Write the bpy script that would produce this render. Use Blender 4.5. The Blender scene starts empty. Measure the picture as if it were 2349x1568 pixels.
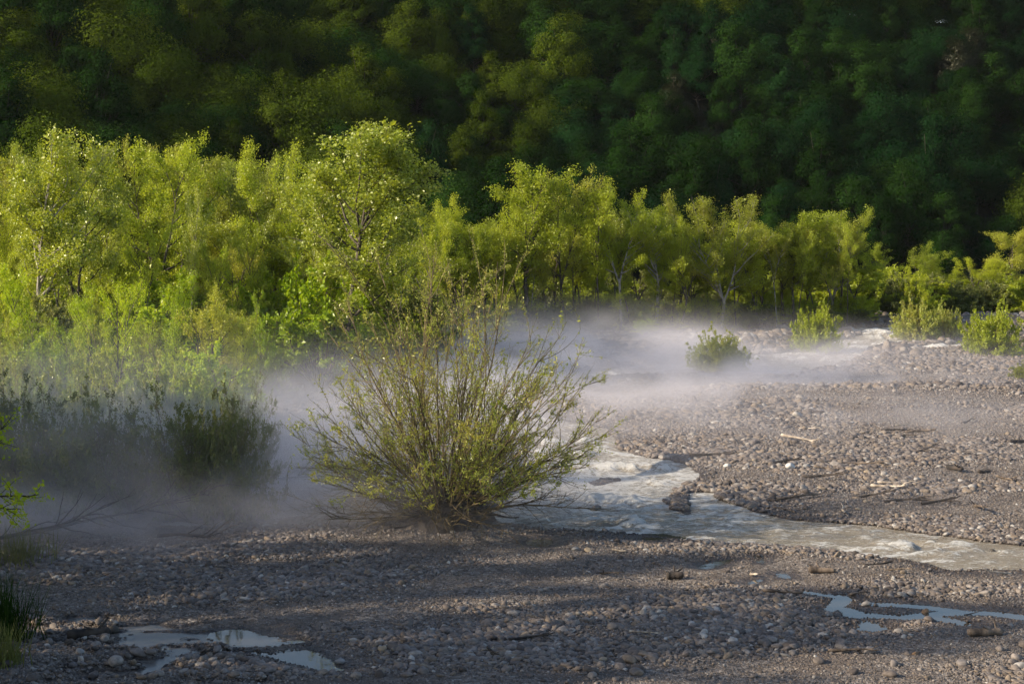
import bpy, math, random
import numpy as np
from mathutils import Vector

# ------------------------------------------------------------------ camera / sky / sun
scene = bpy.context.scene
COL = scene.collection
CAM_H, FPX, CU, CV = 11.0, 4241.0, 1174.5, 784.0          # photo measured at 2349 x 1568
PITCH = math.atan((CV - 400.0) / FPX)
cam_data = bpy.data.cameras.new("camera")
cam = bpy.data.objects.new("camera", cam_data); COL.objects.link(cam)
cam.location = (0, 0, CAM_H)
cam.rotation_euler = (math.pi / 2 - PITCH, 0, 0)
cam_data.sensor_width = 36.0
cam_data.lens = 36.0 * FPX / 2349.0
cam_data.clip_end = 3000
scene.camera = cam

SUN_EL, SUN_AZ_X, SUN_AZ_Y = math.radians(26), -1.0, -0.28
world = bpy.data.worlds.new("World"); scene.world = world
world.use_nodes = True
wn = world.node_tree; bg = wn.nodes['Background']
sky = wn.nodes.new('ShaderNodeTexSky'); sky.sky_type = 'NISHITA'; sky.sun_disc = False
sky.sun_elevation = SUN_EL
sky.sun_rotation = math.atan2(SUN_AZ_X, SUN_AZ_Y)
wn.links.new(sky.outputs[0], bg.inputs[0]); bg.inputs[1].default_value = 0.12
sd_ = bpy.data.lights.new("sun", 'SUN'); sd_.energy = 5.0; sd_.angle = math.radians(0.6); sd_.color = (1.0, 0.86, 0.66)
sun = bpy.data.objects.new("sun", sd_); COL.objects.link(sun)
hh = math.hypot(SUN_AZ_X, SUN_AZ_Y)
to_sun = Vector((SUN_AZ_X / hh * math.cos(SUN_EL), SUN_AZ_Y / hh * math.cos(SUN_EL), math.sin(SUN_EL)))
sun.rotation_euler = to_sun.to_track_quat('Z', 'Y').to_euler()
scene.view_settings.view_transform = 'Standard'; scene.view_settings.look = 'None'
scene.view_settings.exposure = 0.62; scene.view_settings.gamma = 1.0
cy = scene.cycles
cy.max_bounces = 6; cy.diffuse_bounces = 3; cy.glossy_bounces = 2; cy.transmission_bounces = 4
cy.volume_bounces = 1; cy.transparent_max_bounces = 6
cy.use_adaptive_sampling = True; cy.adaptive_threshold = 0.02
cy.use_denoising = True

# ------------------------------------------------------------------ helpers
rng = np.random.default_rng(7)
random.seed(7)
cp, sp = math.cos(PITCH), math.sin(PITCH)

def G(u, v, z=0.0):
    dx = (u - CU) / FPX; k = (CV - v) / FPX
    dy = cp + sp * k; dz = -sp + cp * k
    t = (z - CAM_H) / dz
    return (dx * t, dy * t)

def project(x, y, z):
    zz = z - CAM_H
    depth = y * cp - zz * sp
    return (CU + FPX * x / depth, CV - FPX * (y * sp + zz * cp) / depth)

def lattice(seed, n=256):
    return np.random.default_rng(seed).random((n, n)).astype(np.float32)
_lat = {}
def vnoise(x, y, seed=0):
    if seed not in _lat: _lat[seed] = lattice(seed + 100)
    L = _lat[seed]
    xi = np.floor(x).astype(np.int64); yi = np.floor(y).astype(np.int64)
    fx = x - xi; fy = y - yi
    fx = fx * fx * (3 - 2 * fx); fy = fy * fy * (3 - 2 * fy)
    a = L[xi % 256, yi % 256]; b = L[(xi + 1) % 256, yi % 256]
    c = L[xi % 256, (yi + 1) % 256]; d = L[(xi + 1) % 256, (yi + 1) % 256]
    return (a * (1 - fx) + b * fx) * (1 - fy) + (c * (1 - fx) + d * fx) * fy
def fbm(x, y, seed=0, o=4):
    s = 0; a = 0.5; t = 0
    for i in range(o):
        s = s + a * vnoise(x * 2 ** i + 17.3 * i, y * 2 ** i + 5.1 * i, seed + i); t += a; a *= 0.5
    return s / t * 2 - 1
def sstep(x, a, b):
    t = np.clip((x - a) / (b - a), 0, 1); return t * t * (3 - 2 * t)

def mk_mesh(name, verts, faces, mats, attrs=None, smooth=False, fmat=None):
    """verts (n,3); faces: list of int arrays (m,k)"""
    me = bpy.data.meshes.new(name)
    verts = np.asarray(verts, dtype=np.float32)
    me.vertices.add(len(verts)); me.vertices.foreach_set('co', verts.ravel())
    if not isinstance(faces, list): faces = [faces]
    faces = [np.asarray(f, dtype=np.int32) for f in faces if len(f)]
    nl = sum(f.size for f in faces); npol = sum(len(f) for f in faces)
    me.loops.add(nl); me.polygons.add(npol)
    me.loops.foreach_set('vertex_index', np.concatenate([f.ravel() for f in faces]))
    st = []; o = 0
    for f in faces:
        st.append(o + np.arange(len(f)) * f.shape[1]); o += f.size
    me.polygons.foreach_set('loop_start', np.concatenate(st).astype(np.int32))
    if fmat is not None: me.polygons.foreach_set('material_index', np.asarray(fmat, dtype=np.int32))
    me.polygons.foreach_set('use_smooth', np.full(npol, smooth))
    for m in (mats if isinstance(mats, (list, tuple)) else [mats]): me.materials.append(m)
    me.update(calc_edges=True)
    for k, v in (attrs or {}).items():
        a = me.attributes.new(k, 'FLOAT', 'POINT'); a.data.foreach_set('value', np.asarray(v, dtype=np.float32))
    return me

def obj(name, me, parent=None, loc=None):
    o = bpy.data.objects.new(name, me); COL.objects.link(o)
    if parent: o.parent = parent
    if loc is not None: o.location = loc
    return o
def tag(o, label=None, cat=None, group=None, kind=None):
    if label: o['label'] = label
    if cat: o['category'] = cat
    if group: o['group'] = group
    if kind: o['kind'] = kind
    return o
def empty(name, loc, rz=0.0, scale=(1, 1, 1)):
    o = bpy.data.objects.new(name, None); COL.objects.link(o)
    o.empty_display_size = 0.3
    o.location = loc; o.rotation_euler = (0, 0, rz); o.scale = scale
    return o

# ------------------------------------------------------------------ materials
def new_mat(name):
    m = bpy.data.materials.new(name); m.use_nodes = True
    nt = m.node_tree; nt.nodes.clear()
    out = nt.nodes.new('ShaderNodeOutputMaterial')
    return m, nt, out
def N(nt, t, **kw):
    n = nt.nodes.new(t)
    for k, v in kw.items():
        if k.startswith('i_'): n.inputs[k[2:].replace('_', ' ')].default_value = v
        elif k.startswith('n_'): n.inputs[int(k[2:])].default_value = v
        else: setattr(n, k, v)
    return n
def ramp(nt, stops):
    r = nt.nodes.new('ShaderNodeValToRGB'); e = r.color_ramp.elements
    while len(e) < len(stops): e.new(0.5)
    for i, (p, c) in enumerate(stops):
        e[i].position = p; e[i].color = (*c, 1) if len(c) == 3 else c
    return r
def mixc(nt, fac, a, b, blend='MIX'):
    m = nt.nodes.new('ShaderNodeMix'); m.data_type = 'RGBA'; m.blend_type = blend
    for i, v in ((0, fac), (6, a), (7, b)):
        if hasattr(v, 'is_output'): nt.links.new(v, m.inputs[i])
        elif isinstance(v, (tuple, list)): m.inputs[i].default_value = (*v, 1) if len(v) == 3 else v
        else: m.inputs[i].default_value = v
    return m.outputs[2]
def mathn(nt, op, a, b=None, clamp=False):
    m = nt.nodes.new('ShaderNodeMath'); m.operation = op; m.use_clamp = clamp
    for i, v in enumerate((a, b)):
        if v is None: continue
        if hasattr(v, 'is_output'): nt.links.new(v, m.inputs[i])
        else: m.inputs[i].default_value = v
    return m.outputs[0]
def maprange(nt, v, a, b, c=0.0, d=1.0):
    m = nt.nodes.new('ShaderNodeMapRange'); m.interpolation_type = 'SMOOTHSTEP'
    nt.links.new(v, m.inputs[0])
    for i, x in enumerate((a, b, c, d)): m.inputs[i + 1].default_value = x
    return m.outputs[0]

def leaf_mat(name, ca, cb, cc, trans=0.45, gloss=0.03, tree_var=0.25):
    """ca..cb by leaf tint, cc = third colour mixed per tree"""
    m, nt, out = new_mat(name)
    at = N(nt, 'ShaderNodeAttribute', attribute_name='tint')
    oi = N(nt, 'ShaderNodeObjectInfo')
    c = mixc(nt, at.outputs['Fac'], ca, cb)
    geo = N(nt, 'ShaderNodeNewGeometry')
    nz = N(nt, 'ShaderNodeTexNoise', i_Scale=0.55, i_Detail=2.0)
    nt.links.new(geo.outputs['Position'], nz.inputs['Vector'])
    f = maprange(nt, nz.outputs[0], 0.45, 0.7, 0.0, 0.55)
    c = mixc(nt, f, c, cc)
    rr = maprange(nt, oi.outputs['Random'], 0.0, 1.0, 1.0 - tree_var, 1.0 + tree_var * 0.6)
    hs = N(nt, 'ShaderNodeHueSaturation', i_Saturation=1.0)
    hue = maprange(nt, oi.outputs['Random'], 0.0, 1.0, 0.508, 0.494)
    nt.links.new(c, hs.inputs['Color']); nt.links.new(rr, hs.inputs['Value']); nt.links.new(hue, hs.inputs['Hue'])
    c = hs.outputs[0]
    d = N(nt, 'ShaderNodeBsdfDiffuse'); nt.links.new(c, d.inputs[0])
    t = N(nt, 'ShaderNodeBsdfTranslucent')
    c2 = mixc(nt, 1.0, c, (1.15, 1.1, 0.6), 'MULTIPLY'); nt.links.new(c2, t.inputs[0])
    mx = N(nt, 'ShaderNodeMixShader'); mx.inputs[0].default_value = trans
    nt.links.new(d.outputs[0], mx.inputs[1]); nt.links.new(t.outputs[0], mx.inputs[2])
    g = N(nt, 'ShaderNodeBsdfGlossy', i_Roughness=0.38); g.inputs[0].default_value = (0.9, 0.9, 0.8, 1)
    m2 = N(nt, 'ShaderNodeMixShader'); m2.inputs[0].default_value = gloss
    nt.links.new(mx.outputs[0], m2.inputs[1]); nt.links.new(g.outputs[0], m2.inputs[2])
    nt.links.new(m2.outputs[0], out.inputs[0])
    return m
def bark_mat(name, ca, cb, scale=6.0, stretch=0.25, lo=0.4, hi=0.6):
    m, nt, out = new_mat(name)
    tc = N(nt, 'ShaderNodeTexCoord'); mp = N(nt, 'ShaderNodeMapping'); mp.inputs['Scale'].default_value = (1, 1, stretch)
    nt.links.new(tc.outputs['Object'], mp.inputs[0])
    nz = N(nt, 'ShaderNodeTexNoise', i_Scale=scale, i_Detail=4.0); nt.links.new(mp.outputs[0], nz.inputs['Vector'])
    r = ramp(nt, [(lo, ca), (hi, cb)]); nt.links.new(nz.outputs[0], r.inputs[0])
    b = N(nt, 'ShaderNodeBsdfPrincipled', i_Roughness=0.85)
    nt.links.new(r.outputs[0], b.inputs['Base Color'])
    bp = N(nt, 'ShaderNodeBump', i_Strength=0.6, i_Distance=0.03); nt.links.new(nz.outputs[0], bp.inputs['Height'])
    nt.links.new(bp.outputs[0], b.inputs['Normal']); nt.links.new(b.outputs[0], out.inputs[0])
    return m

M = {}
M['alder'] = leaf_mat('alder_leaf', (0.330, 0.400, 0.022), (0.470, 0.530, 0.040), (0.400, 0.430, 0.040), trans=0.5)
M['poplar'] = leaf_mat('poplar_leaf', (0.270, 0.350, 0.020), (0.440, 0.480, 0.050), (0.340, 0.360, 0.030), trans=0.5, gloss=0.07)
M['bronze'] = leaf_mat('bronze_leaf', (0.310, 0.350, 0.035), (0.430, 0.450, 0.055), (0.390, 0.370, 0.050), trans=0.5)
M['maple'] = leaf_mat('maple_leaf', (0.300, 0.440, 0.014), (0.480, 0.560, 0.020), (0.340, 0.470, 0.016), trans=0.55, tree_var=0.2)
M['willow'] = leaf_mat('willow_leaf', (0.270, 0.350, 0.045), (0.480, 0.490, 0.090), (0.480, 0.400, 0.090), trans=0.5, gloss=0.05, tree_var=0.15)
M['thicket'] = leaf_mat('thicket_leaf', (0.150, 0.190, 0.045), (0.240, 0.260, 0.065), (0.200, 0.200, 0.070), trans=0.4)
M['forest'] = leaf_mat('forest_leaf', (0.014, 0.040, 0.007), (0.026, 0.064, 0.011), (0.019, 0.046, 0.008), trans=0.25, gloss=0.0, tree_var=0.4)  # low leaf albedo stands in for the shade over the hill
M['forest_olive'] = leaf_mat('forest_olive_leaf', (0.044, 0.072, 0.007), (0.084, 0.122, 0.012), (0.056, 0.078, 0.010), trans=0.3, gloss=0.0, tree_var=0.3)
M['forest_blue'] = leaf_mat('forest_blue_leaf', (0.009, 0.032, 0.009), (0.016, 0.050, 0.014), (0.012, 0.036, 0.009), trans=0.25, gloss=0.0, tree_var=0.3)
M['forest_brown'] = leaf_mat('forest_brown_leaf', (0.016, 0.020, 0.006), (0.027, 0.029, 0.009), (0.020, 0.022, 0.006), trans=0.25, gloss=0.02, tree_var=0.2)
M['bark'] = bark_mat('dark_bark', (0.030, 0.024, 0.018), (0.110, 0.090, 0.070))
M['pale_bark'] = bark_mat('pale_bark', (0.06, 0.052, 0.045), (0.30, 0.27, 0.235), scale=3.0, stretch=0.6, lo=0.38, hi=0.5)
M['twig'] = bark_mat('willow_bark', (0.090, 0.068, 0.036), (0.210, 0.160, 0.080), scale=4.0)
M['drift'] = bark_mat('driftwood', (0.055, 0.040, 0.030), (0.200, 0.150, 0.110), scale=5.0)
M['drift_pale'] = bark_mat('pale_driftwood', (0.25, 0.20, 0.15), (0.55, 0.47, 0.38), scale=5.0)
M['drift_dark'] = bark_mat('dark_driftwood', (0.015, 0.012, 0.010), (0.060, 0.045, 0.035), scale=5.0)

def stone_mat(name, use_rand=True):
    m, nt, out = new_mat(name)
    oi = N(nt, 'ShaderNodeObjectInfo')
    geo = N(nt, 'ShaderNodeNewGeometry')
    r = ramp(nt, [(0.0, (0.085, 0.066, 0.056)), (0.2, (0.16, 0.130, 0.112)), (0.4, (0.23, 0.190, 0.165)), (0.55, (0.20, 0.178, 0.168)),
                  (0.66, (0.28, 0.215, 0.155)), (0.76, (0.20, 0.152, 0.115)), (0.88, (0.28, 0.240, 0.215)), (0.97, (0.36, 0.325, 0.29)), (1.0, (0.52, 0.49, 0.45))])
    nt.links.new(oi.outputs['Random'], r.inputs[0])
    nz = N(nt, 'ShaderNodeTexNoise', i_Scale=9.0, i_Detail=5.0, i_Roughness=0.65)
    nt.links.new(geo.outputs['Position'], nz.inputs['Vector'])
    v = maprange(nt, nz.outputs[0], 0.3, 0.7, 0.54, 0.98)
    hs = N(nt, 'ShaderNodeHueSaturation'); nt.links.new(r.outputs[0], hs.inputs['Color']); nt.links.new(v, hs.inputs['Value'])
    sep = N(nt, 'ShaderNodeSeparateXYZ'); nt.links.new(geo.outputs['Position'], sep.inputs[0])
    wet = maprange(nt, sep.outputs[2], 0.03, 0.09, 1.0, 0.0)
    c = mixc(nt, wet, hs.outputs[0], (0.35, 0.32, 0.30), 'MULTIPLY')
    b = N(nt, 'ShaderNodeBsdfPrincipled')
    rg = maprange(nt, wet, 0.0, 1.0, 0.78, 0.3)
    nt.links.new(c, b.inputs['Base Color']); nt.links.new(rg, b.inputs['Roughness'])
    bp = N(nt, 'ShaderNodeBump', i_Strength=0.35, i_Distance=0.02); nt.links.new(nz.outputs[0], bp.inputs['Height'])
    nt.links.new(bp.outputs[0], b.inputs['Normal']); nt.links.new(b.outputs[0], out.inputs[0])
    return m
M['stone'] = stone_mat('river_stone')

def ground_mat():
    m, nt, out = new_mat('gravel_bed')
    geo = N(nt, 'ShaderNodeNewGeometry')
    vo = N(nt, 'ShaderNodeTexVoronoi', i_Scale=11.0); nt.links.new(geo.outputs['Position'], vo.inputs['Vector'])
    vo2 = N(nt, 'ShaderNodeTexVoronoi', i_Scale=28.0); nt.links.new(geo.outputs['Position'], vo2.inputs['Vector'])
    sv = N(nt, 'ShaderNodeSeparateColor'); nt.links.new(vo.outputs['Color'], sv.inputs[0])
    r = ramp(nt, [(0.0, (0.05, 0.042, 0.036)), (0.4, (0.145, 0.120, 0.102)), (0.75, (0.215, 0.182, 0.158)), (1.0, (0.34, 0.30, 0.265))])
    nt.links.new(sv.outputs[0], r.inputs[0])
    nz = N(nt, 'ShaderNodeTexNoise', i_Scale=0.35, i_Detail=6.0, i_Roughness=0.6); nt.links.new(geo.outputs['Position'], nz.inputs['Vector'])
    mud = maprange(nt, nz.outputs[0], 0.48, 0.62)
    c = mixc(nt, mathn(nt, 'MULTIPLY', mud, 0.75), r.outputs[0], (0.110, 0.082, 0.064))
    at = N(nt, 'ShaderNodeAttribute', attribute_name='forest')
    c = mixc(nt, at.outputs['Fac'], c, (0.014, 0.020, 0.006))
    sep = N(nt, 'ShaderNodeSeparateXYZ'); nt.links.new(geo.outputs['Position'], sep.inputs[0])
    wet = maprange(nt, sep.outputs[2], 0.02, 0.08, 1.0, 0.0)
    c = mixc(nt, wet, c, (0.42, 0.38, 0.36), 'MULTIPLY')
    b = N(nt, 'ShaderNodeBsdfPrincipled')
    rg = maprange(nt, wet, 0.0, 1.0, 0.85, 0.35); nt.links.new(rg, b.inputs['Roughness'])
    nt.links.new(c, b.inputs['Base Color'])
    h = mathn(nt, 'ADD', mathn(nt, 'MULTIPLY', vo.outputs['Distance'], -1.0), mathn(nt, 'MULTIPLY', vo2.outputs['Distance'], -0.5))
    bp = N(nt, 'ShaderNodeBump', i_Strength=1.0, i_Distance=0.06); nt.links.new(h, bp.inputs['Height'])
    nt.links.new(bp.outputs[0], b.inputs['Normal']); nt.links.new(b.outputs[0], out.inputs[0])
    return m
M['ground'] = ground_mat()

def soil_mat(name, a, b_):
    m, nt, out = new_mat(name)
    geo = N(nt, 'ShaderNodeNewGeometry')
    nz = N(nt, 'ShaderNodeTexNoise', i_Scale=1.5, i_Detail=6.0); nt.links.new(geo.outputs['Position'], nz.inputs['Vector'])
    r = ramp(nt, [(0.35, a), (0.65, b_)]); nt.links.new(nz.outputs[0], r.inputs[0])
    b = N(nt, 'ShaderNodeBsdfPrincipled', i_Roughness=0.95); nt.links.new(r.outputs[0], b.inputs['Base Color'])
    bp = N(nt, 'ShaderNodeBump', i_Strength=0.8, i_Distance=0.2); nt.links.new(nz.outputs[0], bp.inputs['Height'])
    nt.links.new(bp.outputs[0], b.inputs['Normal']); nt.links.new(b.outputs[0], out.inputs[0])
    return m
M['hill'] = soil_mat('forest_floor', (0.012, 0.014, 0.007), (0.030, 0.032, 0.014))
M['mound'] = soil_mat('root_earth', (0.010, 0.007, 0.005), (0.034, 0.024, 0.017))

def water_mat(name, murk, rough, foam):
    m, nt, out = new_mat(name)
    geo = N(nt, 'ShaderNodeNewGeometry')
    b = N(nt, 'ShaderNodeBsdfPrincipled', i_Roughness=rough, i_IOR=1.33)
    if foam:
        mp = N(nt, 'ShaderNodeMapping'); mp.inputs['Scale'].default_value = (1.1, 2.2, 1.0)
        nt.links.new(geo.outputs['Position'], mp.inputs[0])
        n1 = N(nt, 'ShaderNodeTexNoise', i_Scale=3.2, i_Detail=8.0, i_Roughness=0.75, i_Distortion=1.2); nt.links.new(mp.outputs[0], n1.inputs['Vector'])
        n2 = N(nt, 'ShaderNodeTexNoise', i_Scale=0.45, i_Detail=3.0); nt.links.new(mp.outputs[0], n2.inputs['Vector'])
        at = N(nt, 'ShaderNodeAttribute', attribute_name='crest')
        mp3 = N(nt, 'ShaderNodeMapping'); mp3.inputs['Scale'].default_value = (4.0, 9.0, 4.0); nt.links.new(geo.outputs['Position'], mp3.inputs[0])
        n3 = N(nt, 'ShaderNodeTexNoise', i_Scale=1.0, i_Detail=6.0, i_Roughness=0.7, i_Distortion=0.6); nt.links.new(mp3.outputs[0], n3.inputs['Vector'])
        s = mathn(nt, 'ADD', mathn(nt, 'MULTIPLY', n3.outputs[0], 1.0), mathn(nt, 'MULTIPLY', n2.outputs[0], 0.3))
        s = mathn(nt, 'ADD', s, mathn(nt, 'MULTIPLY', at.outputs['Fac'], 0.26))
        f = maprange(nt, s, 0.68, 0.86)
        c = mixc(nt, f, murk, (0.82, 0.80, 0.76))
        nt.links.new(c, b.inputs['Base Color'])
        rg = maprange(nt, f, 0.0, 1.0, rough, 0.6); nt.links.new(rg, b.inputs['Roughness'])
        bp = N(nt, 'ShaderNodeBump', i_Strength=1.0, i_Distance=0.22); nt.links.new(n1.outputs[0], bp.inputs['Height'])
        nt.links.new(bp.outputs[0], b.inputs['Normal'])
    else:
        b.inputs['Base Color'].default_value = (*murk, 1)
        n1 = N(nt, 'ShaderNodeTexNoise', i_Scale=2.5, i_Detail=3.0); nt.links.new(geo.outputs['Position'], n1.inputs['Vector'])
        bp = N(nt, 'ShaderNodeBump', i_Strength=0.08, i_Distance=0.02); nt.links.new(n1.outputs[0], bp.inputs['Height'])
        nt.links.new(bp.outputs[0], b.inputs['Normal'])
    nt.links.new(b.outputs[0], out.inputs[0])
    return m
M['river'] = water_mat('silty_water', (0.37, 0.32, 0.25), 0.15, True)
M['backwater'] = water_mat('backwater', (0.13, 0.12, 0.11), 0.22, False)
M['puddle'] = water_mat('still_water', (0.060, 0.052, 0.042), 0.04, False)

# ------------------------------------------------------------------ water layout (photo 2349 px -> ground)
def P(pts): return np.array([G(u, v) for u, v in pts])
RIVER_POLYS = [P([(1140, 1196), (1175, 1172), (1205, 1135), (1232, 1100), (1225, 1060), (1190, 1025), (1160, 1000), (1190, 985), (1260, 985), (1330, 990), (1392, 998),
                  (1402, 1030), (1440, 1045), (1500, 1053), (1560, 1068), (1582, 1088), (1568, 1110), (1530, 1126), (1508, 1150), (1520, 1172), (1560, 1184), (1612, 1186),
                  (1598, 1160), (1590, 1132), (1625, 1132), (1650, 1156), (1700, 1176), (1800, 1196), (1900, 1203), (2000, 1210), (2100, 1226), (2200, 1240), (2349, 1256), (2560, 1280),
                  (2560, 1330), (2349, 1302), (2240, 1300), (2200, 1304), (2150, 1290), (2080, 1278), (2000, 1268), (1900, 1257), (1800, 1250), (1700, 1245), (1600, 1236), (1500, 1222), (1400, 1214), (1250, 1208)]),
               P([(600, 1100), (640, 1088), (720, 1085), (800, 1070), (860, 1078), (800, 1100), (720, 1118), (640, 1140), (590, 1150)]),
               P([(600, 1050), (690, 1030), (790, 1022), (850, 1035), (800, 1052), (700, 1066), (610, 1078)])]
RIVER_LINES = [(P([(1300, 992), (1220, 975), (1120, 955), (1060, 925), (1100, 895), (1210, 872), (1340, 862), (1450, 852), (1560, 842)]), 1.7),
               (P([(1735, 850), (1790, 840), (1850, 826), (1790, 822), (1740, 828)]), 2.4), (P([(1560, 842), (1640, 848), (1735, 850)]), 0.8),
               (P([(1850, 824), (1900, 806), (1950, 792), (2030, 780), (2070, 768), (2010, 757)]), 2.2),
               (P([(1920, 797), (2020, 794), (2120, 800), (2200, 795), (2349, 782), (2560, 770)]), 1.3),
               (P([(410, 1203), (470, 1199), (600, 1186), (700, 1181), (790, 1174), (880, 1166), (980, 1160), (1090, 1170), (1160, 1185)]), 0.45)]
ISLANDS = [P([(1325, 1105), (1370, 1096), (1435, 1092), (1442, 1104), (1400, 1116), (1345, 1118)]),
           P([(1335, 1168), (1360, 1158), (1395, 1160), (1390, 1174), (1350, 1178)])]
PUDDLES = [
    ('small bright puddle on dark gravel below the large willow bush', P([(1208, 1243), (1222, 1236), (1258, 1238), (1266, 1248), (1235, 1253), (1215, 1249)]), None),
    ('thin sliver of a puddle beside the near river bank, right of the willow bush', P([(1476, 1236), (1500, 1233), (1528, 1237), (1500, 1240)]), None),
    ('branched blue puddle with long thin arms at the lower right', P([(1896, 1396), (1915, 1380), (1925, 1366), (1950, 1370), (1945, 1384), (1925, 1398), (1905, 1402)]),
     [(P([(1945, 1398), (1970, 1410), (2030, 1414), (2070, 1417), (2120, 1412), (2200, 1406), (2260, 1406), (2320, 1413), (2420, 1424)]), 0.22),
      (P([(1990, 1385), (2060, 1388), (2130, 1394), (2200, 1402)]), 0.15), (P([(2140, 1414), (2175, 1424), (2215, 1432)]), 0.16), (P([(1850, 1358), (1890, 1366), (1925, 1370)]), 0.12),
      (P([(1930, 1396), (1948, 1402), (1962, 1414)]), 0.2)]),
    ('small detached puddle just below the branched blue puddle', P([(1980, 1444), (1988, 1428), (2005, 1432), (2024, 1442), (2000, 1446)]), None),
    ('blue sky lit pool between stones at the bottom edge, left of centre', P([(630, 1506), (665, 1496), (700, 1496), (722, 1506), (750, 1520), (778, 1537), (740, 1535), (700, 1524), (655, 1516)]), None),
    ('narrow curved puddle above the sky lit pool near the bottom left', P([(545, 1458), (585, 1462), (628, 1474), (636, 1480), (600, 1476), (565, 1468)]), None),
    ('trickle of small puddles in gravel between the river and the logs', P([(1605, 1303), (1640, 1290), (1690, 1283), (1660, 1295), (1620, 1306)]),
     [(P([(1738, 1277), (1746, 1292)]), 0.10), (P([(1795, 1320), (1805, 1326)]), 0.13), (P([(1720, 1340), (1745, 1332)]), 0.08)]),
    ('wide shallow grey backwater broken up by stones at the bottom left', P([(60, 1420), (180, 1414), (330, 1428), (460, 1436), (560, 1450), (600, 1478), (560, 1500), (470, 1520), (430, 1545), (400, 1580), (190, 1580), (230, 1530), (270, 1500), (200, 1465), (90, 1440)]),
     [(P([(330, 1440), (440, 1470), (560, 1465)]), 0.3)]),
]

def seg_dist(X, Y, pts, closed):
    n = len(pts); d = np.full(X.shape, 1e9)
    for i in range(n if closed else n - 1):
        a = pts[i]; b = pts[(i + 1) % n]; ab = b - a; L = max(1e-9, float(ab @ ab))
        t = np.clip(((X - a[0]) * ab[0] + (Y - a[1]) * ab[1]) / L, 0, 1)
        d = np.minimum(d, (X - a[0] - t * ab[0]) ** 2 + (Y - a[1] - t * ab[1]) ** 2)
    return np.sqrt(d)
def inside(X, Y, pts):
    r = np.zeros(X.shape, bool); n = len(pts)
    for i in range(n):
        a = pts[i]; b = pts[(i + 1) % n]
        if a[1] == b[1]: continue
        c = ((a[1] > Y) != (b[1] > Y)) & (X < (b[0] - a[0]) * (Y - a[1]) / (b[1] - a[1]) + a[0])
        r ^= c
    return r
def sd_poly(X, Y, p):
    d = seg_dist(X, Y, p, True); return np.where(inside(X, Y, p), -d, d)

def sd_river(X, Y):
    s = np.full(X.shape, 1e9)
    for p in RIVER_POLYS: s = np.minimum(s, sd_poly(X, Y, p))
    for p, w in RIVER_LINES: s = np.minimum(s, seg_dist(X, Y, p, False) - w)
    for p in ISLANDS: s = np.maximum(s, -sd_poly(X, Y, p))
    return s - 0.25 + 0.28 * fbm(X / 1.3, Y / 1.3, 31, 3)
def sd_puddle(X, Y, i):
    _, p, lines = PUDDLES[i]
    s = sd_poly(X, Y, p)
    if i == 7: s = s + 3.2 * fbm(X / 1.1 + 0.3 * Y, Y / 0.34, 37, 4) + 0.35
    for q, w in (lines or []): s = np.minimum(s, seg_dist(X, Y, q, False) - w * 0.72)
    k = 0.10 if i < 7 else 0.5
    return s + k * fbm(X / 0.6, Y / 0.5, 35, 3) + (0.25 if i == 7 else (0.12 if i == 6 else -0.05))

# ------------------------------------------------------------------ ground height field
gx = np.concatenate([np.linspace(-400, -60, 24), np.linspace(-56, -32, 13), np.arange(-30, 34, 0.16), np.linspace(36, 60, 13), np.linspace(66, 400, 24)])
gy = np.concatenate([np.linspace(-60, 28, 20), np.arange(31, 36, 0.4), np.arange(36, 76, 0.14), np.arange(76, 142, 0.28), np.linspace(143, 260, 40)])

def height_base(X, Y):
    b = 0.15 + 0.12 * fbm(X / 13, Y / 8, 1, 3) + 0.06 * fbm(X / 3.2, Y / 1.8, 5, 3) + 0.03 * fbm(X / 0.7, Y / 0.7, 9, 2)
    b = b + 0.45 * sstep(fbm(X / 20 + 3, Y / 9, 61, 3), 0.0, 0.6) * sstep(X, 6, 16) * sstep(Y, 62, 72)
    return np.maximum(b, 0.06)
def height(X, Y, full=False):
    b = height_base(X, Y)
    s = sd_river(X, Y)
    z = -0.16 + 0.19 * sstep(s, -0.4, 0.25) + (b - 0.03) * sstep(s, 0.1, 2.6)
    near = Y < 60
    if near.any():
        Xn = X[near]; Yn = Y[near]; zn = z[near]
        for i in range(len(PUDDLES)):
            if i == 1 or True:
                q = sd_puddle(Xn, Yn, i)
                zn = np.minimum(zn, np.where(q < 1.6, -0.06 + 0.085 * sstep(q, -0.15, 0.1) + (zn - 0.025) * sstep(q, 0.05, 1.5), zn))
        z = z.copy(); z[near] = zn
    return (z, s) if full else z
GX, GY = np.meshgrid(gx, gy)
inner = (np.abs(GX) < 60) & (GY > 30) & (GY < 150)
GZ = np.full(GX.shape, 0.25)
zz, _s = height(GX[inner], GY[inner], True); GZ[inner] = zz
# bank under the left grove rises softly
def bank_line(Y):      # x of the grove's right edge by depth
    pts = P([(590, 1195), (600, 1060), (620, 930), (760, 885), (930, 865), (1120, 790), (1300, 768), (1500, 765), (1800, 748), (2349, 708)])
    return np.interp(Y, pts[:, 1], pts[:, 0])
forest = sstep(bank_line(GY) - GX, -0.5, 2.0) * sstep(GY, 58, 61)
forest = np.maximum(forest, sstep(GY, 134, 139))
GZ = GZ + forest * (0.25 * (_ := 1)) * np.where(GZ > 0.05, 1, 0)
def zat(x, y):
    X = np.array([float(x)]); Y = np.array([float(y)])
    return float(height(X, Y)[0])

nx_, ny_ = len(gx), len(gy)
idx = np.arange(nx_ * ny_).reshape(ny_, nx_)
quads = np.stack([idx[:-1, :-1], idx[:-1, 1:], idx[1:, 1:], idx[1:, :-1]], -1).reshape(-1, 4)
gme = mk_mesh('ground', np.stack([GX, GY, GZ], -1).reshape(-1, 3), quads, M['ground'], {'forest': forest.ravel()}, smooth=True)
tag(obj('ground', gme), kind='structure')

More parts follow.
